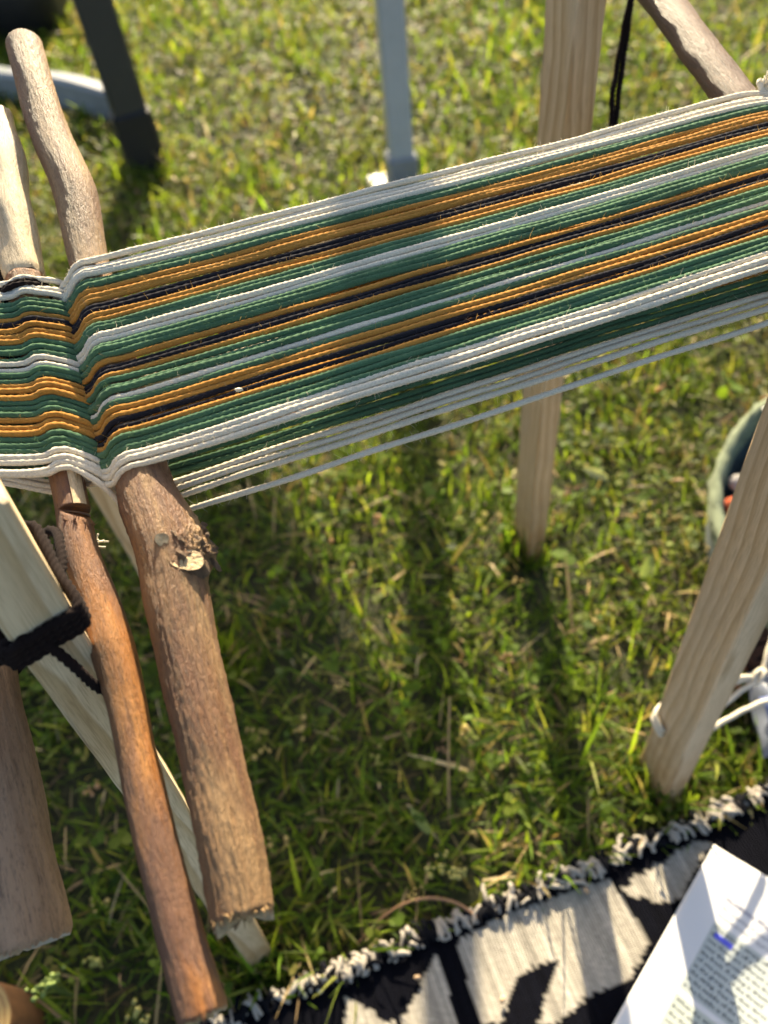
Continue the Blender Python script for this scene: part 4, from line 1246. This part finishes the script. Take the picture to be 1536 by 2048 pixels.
a_ = nd(nt, 'Attribute', {'attribute_name': 'Col'})
tcn = nt.nodes.new('ShaderNodeTexCoord')
mpn = nd(nt, 'Mapping', None, Vector=tcn.outputs['Object'])
mpn.inputs['Rotation'].default_value = (0, 0, -math.atan2(RE1[1], RE1[0]))
wv = nd(nt, 'TexWave', {'bands_direction': 'X'}, Vector=mpn.outputs[0], Scale=130, Distortion=1.2, Detail=2).outputs[0]
wv2 = nd(nt, 'TexWave', {'bands_direction': 'Y'}, Vector=mpn.outputs[0], Scale=220, Distortion=1.5, Detail=2).outputs[0]
cc = mixc(nt, ramp(nt, wv, [(0.0, 0.45), (0.5, 0.0)]), a_.outputs['Color'], (0.006, 0.006, 0.008))
p = nd(nt, 'BsdfPrincipled', None, Base_Color=cc, Roughness=0.95)
p.inputs['Specular IOR Level'].default_value = 0.05
p.inputs['Sheen Weight'].default_value = 0.0
bn = nd(nt, 'Bump', None, Strength=0.8, Distance=0.0012, Height=math_n(nt, 'ADD', wv, wv2))
nt.links.new(bn.outputs[0], p.inputs['Normal'])
nt.links.new(p.outputs[0], out.inputs[0])
V = np.stack([PX - RUG0[0], PY - RUG0[1], ZZ], -1).reshape(-1, 3)
o = link('weave', mesh_np('weave', V, F, True, colr.reshape(-1, 3)), rm, rug_root); o.matrix_parent_inverse = Matrix.Identity(4)
# folded-under thickness of the far edge
Vb = []
for q, a in enumerate(np.linspace(-0.28, 0.95, 140)):
    px, py = RUG0 + RE1 * a
    for dz, db in ((0.0100, -0.0005), (0.0065, -0.0028), (0.0015, -0.0015), (-0.004, 0.002)):
        Vb.append((px - RUG0[0] + RE2[0] * db, py - RUG0[1] + RE2[1] * db, dz + 0.0012 * math.sin(a * 40)))
ids = np.arange(140 * 4).reshape(140, 4)
F = np.stack([ids[:-1, :-1], ids[:-1, 1:], ids[1:, 1:], ids[1:, :-1]], -1).reshape(-1, 4)
o = link('edge_binding', mesh_np('edge_binding', np.array(Vb), F), M['black'], rug_root); o.matrix_parent_inverse = Matrix.Identity(4)
# fringe
crf = yarn_mat('cream_fringe', (0.43, 0.39, 0.33), 0.12, 0.15)
blf = yarn_mat('black_fringe', (0.006, 0.0065, 0.010), 0.2, 0.05)
tufts = []
for k in range(7):
    lr2 = np.random.default_rng(k + 60)
    L = lr2.uniform(0.0055, 0.0105)
    sidew = lr2.normal(0, 0.6)
    pts = [(0, -0.004, 0.000), (sidew * 0.2 * L, 0.25 * L, 0.0020), (sidew * 0.5 * L, 0.6 * L, 0.0022), (sidew * 0.8 * L + lr2.normal(0, 0.001), 0.88 * L, 0.0008), (sidew * L + lr2.normal(0, 0.002), L, -0.0015)]
    C, s = catmull(pts, 0.0016)
    rr_ = np.interp(np.linspace(0, 1, len(C)), [0, 0.3, 0.8, 1], [0.0012, 0.0016, 0.0019, 0.0012]) * lr2.uniform(0.75, 1.2)
    V, fl = tube(C, rr_, 8, (0, 0, 1))
    V = V + lr2.normal(0, 0.00014, V.shape)
    m1 = mesh_np('fringe_tuft', V, fl); m1.materials.append(crf)
    m2 = m1.copy(); m2.materials.clear(); m2.materials.append(blf)
    tufts.append((m1, m2))
ang0 = math.atan2(RE1[1], RE1[0])
a = -0.045
run = 0
cur = 0
kt = 0
while a < 0.62:
    if run <= 0:
        cur = 1 - cur
        run = random.choice((2, 2, 3, 4, 5)) if cur == 0 else random.choice((2, 2, 3, 4))
    run -= 1
    for row in range(random.choice((1, 2, 2, 3))):
        me = random.choice(tufts)[cur if random.random() < 0.88 else 1 - cur]
        px, py = RUG0 + RE1 * (a + random.gauss(0, 0.0012)) + RE2 * ((0.002, 0.0055, 0.0)[row] + random.gauss(0, 0.0012))
        o = bpy.data.objects.new('fringe_tuft', me)
        COL.objects.link(o)
        o.parent = rug_root
        o.location = (px - RUG0[0], py - RUG0[1], 0.0115 + (0, 0.0022, 0.0015)[row])
        o.rotation_euler = (random.gauss(0, 0.18), random.gauss(0, 0.2), ang0 + random.gauss(0, 0.6) + (math.pi if row == 2 else 0))
        sc = random.uniform(0.75, 1.2)
        o.scale = (sc, sc, sc)
        kt += 1
    a += random.uniform(0.0028, 0.0042)

# ------------------------------------------------------------------ paper sheet
PA = np.array([0.2290, 0.1690])
PT = np.array([0.686, -0.728]); PT /= np.linalg.norm(PT)      # reading direction
PD = np.array([-PT[1] * -1, -PT[0]]); PD = np.array([PT[1], -PT[0]])   # down the page
def paper_z(u, w):
    return 0.0165 + 0.010 * np.exp(-w / 0.018) * np.clip(u / 0.06, 0, 1) ** 1.5 + 0.0012 * np.sin(u * 40 + w * 25) + 0.003 * np.clip(u / 0.1, 0, 1.2) ** 2
def paper_xyz(u, w, lift=0.0):
    x = PA[0] + PT[0] * u + PD[0] * w
    y = PA[1] + PT[1] * u + PD[1] * w
    return np.stack([x, y, paper_z(u, w) + lift], -1)
uu, ww = np.meshgrid(np.linspace(0, 0.21, 60), np.linspace(0, 0.297, 80))
Vt = paper_xyz(uu, ww).reshape(-1, 3)
n0 = len(Vt)
Vp = np.vstack([Vt, Vt - np.array([0, 0, 0.0002])])
ids = np.arange(n0).reshape(uu.shape)
Ft = np.stack([ids[:-1, :-1], ids[1:, :-1], ids[1:, 1:], ids[:-1, 1:]], -1).reshape(-1, 4)
Fb = Ft[:, ::-1] + n0
edge = list(ids[0, :]) + list(ids[1:, -1]) + list(ids[-1, -2::-1]) + list(ids[-2:0:-1, 0])
edge = np.array(edge)
Fe = np.stack([edge, np.roll(edge, -1), np.roll(edge, -1) + n0, edge + n0], 1)
pm, nt, out = new_mat('white_paper')
p = nd(nt, 'BsdfPrincipled', None, Base_Color=(0.62, 0.62, 0.62, 1), Roughness=0.55)
nt.links.new(p.outputs[0], out.inputs[0])
ploc = np.array([PA[0], PA[1], 0.0165])
paper = link('paper_sheet', mesh_np('paper_sheet', Vp - ploc, np.vstack([Ft, Fb, Fe])), pm, None, Matrix.Translation(ploc))
tag(paper, 'white printed instruction sheet lying on the rug', 'paper')
def print_panel(name, u0, u1, w0, w1, mat, lift):
    a_, b_ = np.meshgrid(np.linspace(u0, u1, 40), np.linspace(w0, w1, 40))
    V = paper_xyz(a_, b_, lift).reshape(-1, 3) - ploc
    ids = np.arange(1600).reshape(40, 40)
    F = np.stack([ids[:-1, :-1], ids[1:, :-1], ids[1:, 1:], ids[:-1, 1:]], -1).reshape(-1, 4)
    o = link(name, mesh_np(name, V, F), mat, paper); o.matrix_parent_inverse = Matrix.Identity(4); o.matrix_basis = Matrix.Identity(4)
    return o
def flat_mat(name, col, rough=0.6):
    m, nt, out = new_mat(name)
    p = nd(nt, 'BsdfPrincipled', None, Base_Color=(col[0], col[1], col[2], 1), Roughness=rough)
    nt.links.new(p.outputs[0], out.inputs[0])
    return m
print_panel('text_panel', 0.0255, 0.190, 0.0525, 0.109, flat_mat('grey_green_print', (0.40, 0.44, 0.42)), 0.00015)
print_panel('text_panel', 0.0255, 0.190, 0.1135, 0.190, flat_mat('grey_green_print2', (0.42, 0.46, 0.41)), 0.00015)
def print_text(body, size, u, w, mat, name, bold=0.0):
    cu = bpy.data.curves.new('txt', 'FONT')
    cu.body = body
    cu.size = size
    cu.resolution_u = 1
    cu.offset = bold
    to = bpy.data.objects.new('txt', cu)
    COL.objects.link(to)
    dg = bpy.context.evaluated_depsgraph_get()
    me = bpy.data.meshes.new_from_object(to.evaluated_get(dg))
    bpy.data.objects.remove(to)
    n = len(me.vertices)
    co = np.zeros(n * 3, dtype=np.float32)
    me.vertices.foreach_get('co', co)
    co = co.reshape(-1, 3)
    xyz = paper_xyz(u + co[:, 0], w - co[:, 1], 0.0003) - ploc
    me.vertices.foreach_set('co', xyz.astype(np.float32).ravel())
    me.materials.clear()
    me.name = name
    me.update()
    o = link(name, me, mat, paper); o.matrix_parent_inverse = Matrix.Identity(4); o.matrix_basis = Matrix.Identity(4)
    return o
ink = flat_mat('dark_ink', (0.035, 0.04, 0.05))
inkb = flat_mat('blue_grey_ink', (0.10, 0.12, 0.22))
inkg = flat_mat('grey_ink', (0.20, 0.21, 0.23))
print_text('Heddleless Weaving', 0.0052, 0.025, 0.034, inkb, 'heading', 0.00006)
print_text('The weaving of a narrow band for beginners', 0.0042, 0.025, 0.0415, inkg, 'text_line')
print_text('measurements in approximate inches', 0.0042, 0.025, 0.0475, inkg, 'text_line')
LINES = ['The warp is strung off a warp post', 'the opening off a warp of the', 'one these are different over', 'over the ground in the front', 'the front. A string is drawn', 'of one piece of the thread', 'in the group over then three', 'the string. One of the ends', 'in the middle of the thread', 'it the heddle is then drawn', 'over change']
for k, t in enumerate(LINES[:10]):
    print_text(t, 0.0047, 0.027, 0.0575 + 0.00545 * k, ink, 'text_line', 0.00003)
for k, t in enumerate(['When the warp is tied the', 'front stick is drawn over', 'the threads one of these', 'over the group of three', 'then the string is passed']):
    print_text(t, 0.0047, 0.027, 0.1185 + 0.00545 * k, ink, 'text_line', 0.00003)
print_panel('blue_highlight', 0.0295, 0.0435, 0.0590, 0.0632, flat_mat('blue_print', (0.10, 0.11, 0.62)), 0.00045)

# ------------------------------------------------------------------ sawn round of wood, bottom left
wm, nt, out = new_mat('end_grain')
v = obj_coord(nt)
sp = nd(nt, 'SeparateXYZ', None, Vector=v)
r = math_n(nt, 'SQRT', math_n(nt, 'ADD', math_n(nt, 'POWER', sp.outputs[0], 2.0), math_n(nt, 'POWER', sp.outputs[1], 2.0)))
r = math_n(nt, 'ADD', r, math_n(nt, 'MULTIPLY', noise(nt, v, 40, 3), 0.006))
fr = math_n(nt, 'FRACT', math_n(nt, 'DIVIDE', r, 0.0042))
c = ramp(nt, fr, [(0.0, (0.40, 0.28, 0.10)), (0.6, (0.33, 0.21, 0.07)), (0.9, (0.20, 0.10, 0.03)), (1.0, (0.38, 0.26, 0.10))])
p = nd(nt, 'BsdfPrincipled', None, Base_Color=c, Roughness=0.7)
nt.links.new(p.outputs[0], out.inputs[0])
wl = (-0.361, 0.108, -0.004)
root = empty('wood_round', wl, 'sawn round of yellow wood standing in the bottom left corner', 'wood round')
th = np.linspace(0, 2 * np.pi, 48, endpoint=False)
irr = 1 + 0.02 * np.sin(3 * th) + 0.015 * np.sin(7 * th + 1)
V = np.vstack([np.stack([np.cos(th) * 0.034 * irr * q, np.sin(th) * 0.034 * irr * q, np.full(48, z)], 1) for q, z in ((1.05, -0.02), (1.03, 0.02), (1.0, 0.049), (0.985, 0.0505))])
F = np.array([(a_ * 48 + b_, a_ * 48 + (b_ + 1) % 48, (a_ + 1) * 48 + (b_ + 1) % 48, (a_ + 1) * 48 + b_) for a_ in range(3) for b_ in range(48)])
o = link('bark', mesh_np('bark', V, F), simple_mat('orange_bark_ring', (0.17, 0.08, 0.03), 0.7, 0.3, 80, 0.6), root); o.matrix_parent_inverse = Matrix.Identity(4)
V = np.vstack([V[144:192], [[0, 0, 0.0505]]])
o = link('end_grain', mesh_np('end_grain', V, np.array([(b_, (b_ + 1) % 48, 48) for b_ in range(48)]), False), wm, root); o.matrix_parent_inverse = Matrix.Identity(4)

# ------------------------------------------------------------------ small plants and debris near the rug
budm = simple_mat('pale_yellow_bud', (0.38, 0.35, 0.09), 0.55, 0.2, 200)
budg = simple_mat('pale_green_bud', (0.20, 0.27, 0.06), 0.55, 0.2, 200)
stm = simple_mat('weed_stem', (0.10, 0.15, 0.035), 0.5, 0.2, 80)
def weed(loc, n, h, spread, bm, label):
    root = empty('flowering_weed', (loc[0], loc[1], 0), label, 'weed', 'little flowering weeds in the lawn')
    lr2 = np.random.default_rng(int(abs(loc[0] * 10000)))
    for k in range(n):
        a_ = lr2.uniform(0, 6.28); q = spread * math.sqrt(lr2.uniform(0.02, 1))
        tip = np.array([q * math.cos(a_), q * math.sin(a_), h * lr2.uniform(0.6, 1.1)])
        C, s = catmull([(0, 0, -0.003), tip * np.array([0.25, 0.25, 0.5]), tip], 0.004)
        V, fl = tube(C, 0.0006, 5, (1, 0, 0))
        o = link('stem', mesh_np('stem', V, fl), stm, root); o.matrix_parent_inverse = Matrix.Identity(4)
        for b_ in range(3):
            p0 = tip + lr2.normal(0, 0.0028, 3)
            V = ICO * 0.0021 * lr2.uniform(0.7, 1.25) * np.array([1, 1, 1.3]) + p0
            o = link('bud', mesh_np('bud', V, ICOF), bm, root); o.matrix_parent_inverse = Matrix.Identity(4)
weed((-0.240, 0.098), 9, 0.055, 0.020, budm, 'pale yellow budding weed at the bottom beside the orange stick')
weed((-0.300, 0.128), 7, 0.058, 0.013, budg, 'green budding weed next to the sawn wood round')
weed((0.010, 0.180), 7, 0.045, 0.016, budm, 'yellow budding weed at the far edge of the rug')
weed((-0.150, 0.170), 5, 0.040, 0.016, budm, 'small budding weed in the shade under the thick stick')
# tall straw stalk
drys = simple_mat('dry_stem', (0.45, 0.30, 0.14), 0.6, 0.2, 60)
C, s = catmull([(0.0185, 0.2191, -0.004), (0.0215, 0.2400, 0.035), (0.0270, 0.2660, 0.075), (0.0323, 0.2877, 0.105)], 0.003)
V, fl = tube(C, np.linspace(0.0011, 0.0007, len(C)), 6, (1, 0, 0))
tag(link('dry_stalk', mesh_np('dry_stalk', V, fl), drys), 'tall thin straw stalk standing in the middle of the lawn', 'stalk')
C, s = catmull([(-0.070, 0.136, 0.006), (-0.0500, 0.1500, 0.011), (-0.028, 0.1585, 0.015), (-0.0064, 0.1590, 0.017), (0.014, 0.1525, 0.016), (0.0290, 0.1395, 0.015)], 0.003)
V, fl = tube(C, 0.0013 * np.interp(np.linspace(0, 1, len(C)), [0, 0.5, 1], [0.5, 0.9, 1.1]), 7, (0, 0, 1))
tag(link('dry_twig', mesh_np('dry_twig', V, fl), simple_mat('brown_stem', (0.36, 0.19, 0.09), 0.5, 0.2, 60)), 'curved brown dry twig arching over the rug fringe', 'twig')
# leaf standing up near the middle (broad pale blade)
def broad_leaf(loc, d, L, w, col, label):
    d = np.asarray(d, float); d /= np.linalg.norm(d)
    sd = np.cross(d, (0.2, -0.6, 0.7)); sd /= np.linalg.norm(sd)
    up = np.cross(sd, d)
    V = []
    for t in np.linspace(0, 1, 9):
        ww_ = w * math.sin(math.pi * min(0.98, 0.12 + 0.88 * t)) ** 0.8
        c_ = np.asarray(loc) + d * L * t + up * 0.12 * L * math.sin(t * 2)
        V += [c_ - sd * ww_ + up * ww_ * 0.3, c_, c_ + sd * ww_ + up * ww_ * 0.3]
    ids = np.arange(27).reshape(9, 3)
    F = np.stack([ids[:-1, :-1], ids[:-1, 1:], ids[1:, 1:], ids[1:, :-1]], -1).reshape(-1, 4)
    V = np.array(V)
    o = link('broad_leaf', mesh_np('broad_leaf', V, F, True, np.tile(np.array(col), (27, 1))), LEAFM)
    tag(o, label, 'leaf')
LEAFM = leaf_mat('broad_leaf', 0.4, 0.45)
broad_leaf((0.000, 0.208, 0.022), (-0.5, 0.8, 0.15), 0.026, 0.0042, (0.26, 0.33, 0.11), 'pale broad leaf in the lawn in front of the rug fringe')
broad_leaf((0.255, 0.560, 0.030), (-0.7, 0.5, 0.1), 0.030, 0.0055, (0.40, 0.44, 0.26), 'very pale leaf on the lawn left of the basket')
broad_leaf((0.250, 0.425, 0.030), (0.4, 0.6, 0.2), 0.026, 0.006, (0.26, 0.34, 0.14), 'pale leaf in the lawn between the two right posts')
SEEDL = ['tan dry seed on the black rug patch nearest the fringe', 'tan dry seed at the bottom edge on the dark rug stripe', 'tan dry seed on cream rug weave close to the fringe']
for k, (x, y) in enumerate(((-0.0251, 0.1057), (0.0363, 0.0834), (0.1180, 0.1490))):
    V = ICO * np.array([0.0034, 0.0019, 0.0016]) * (1 + rng.normal(0, 0.1, (12, 1)))
    a_ = k * 1.1
    V = V @ np.array([[math.cos(a_), -math.sin(a_), 0], [math.sin(a_), math.cos(a_), 0], [0, 0, 1]]).T + np.array([x, y, 0.0145])
    tag(link('dry_seed', mesh_np('dry_seed', V, ICOF), simple_mat('tan_seed', (0.50, 0.34, 0.20), 0.6)), SEEDL[k], 'seed', 'dry seeds on the rug')
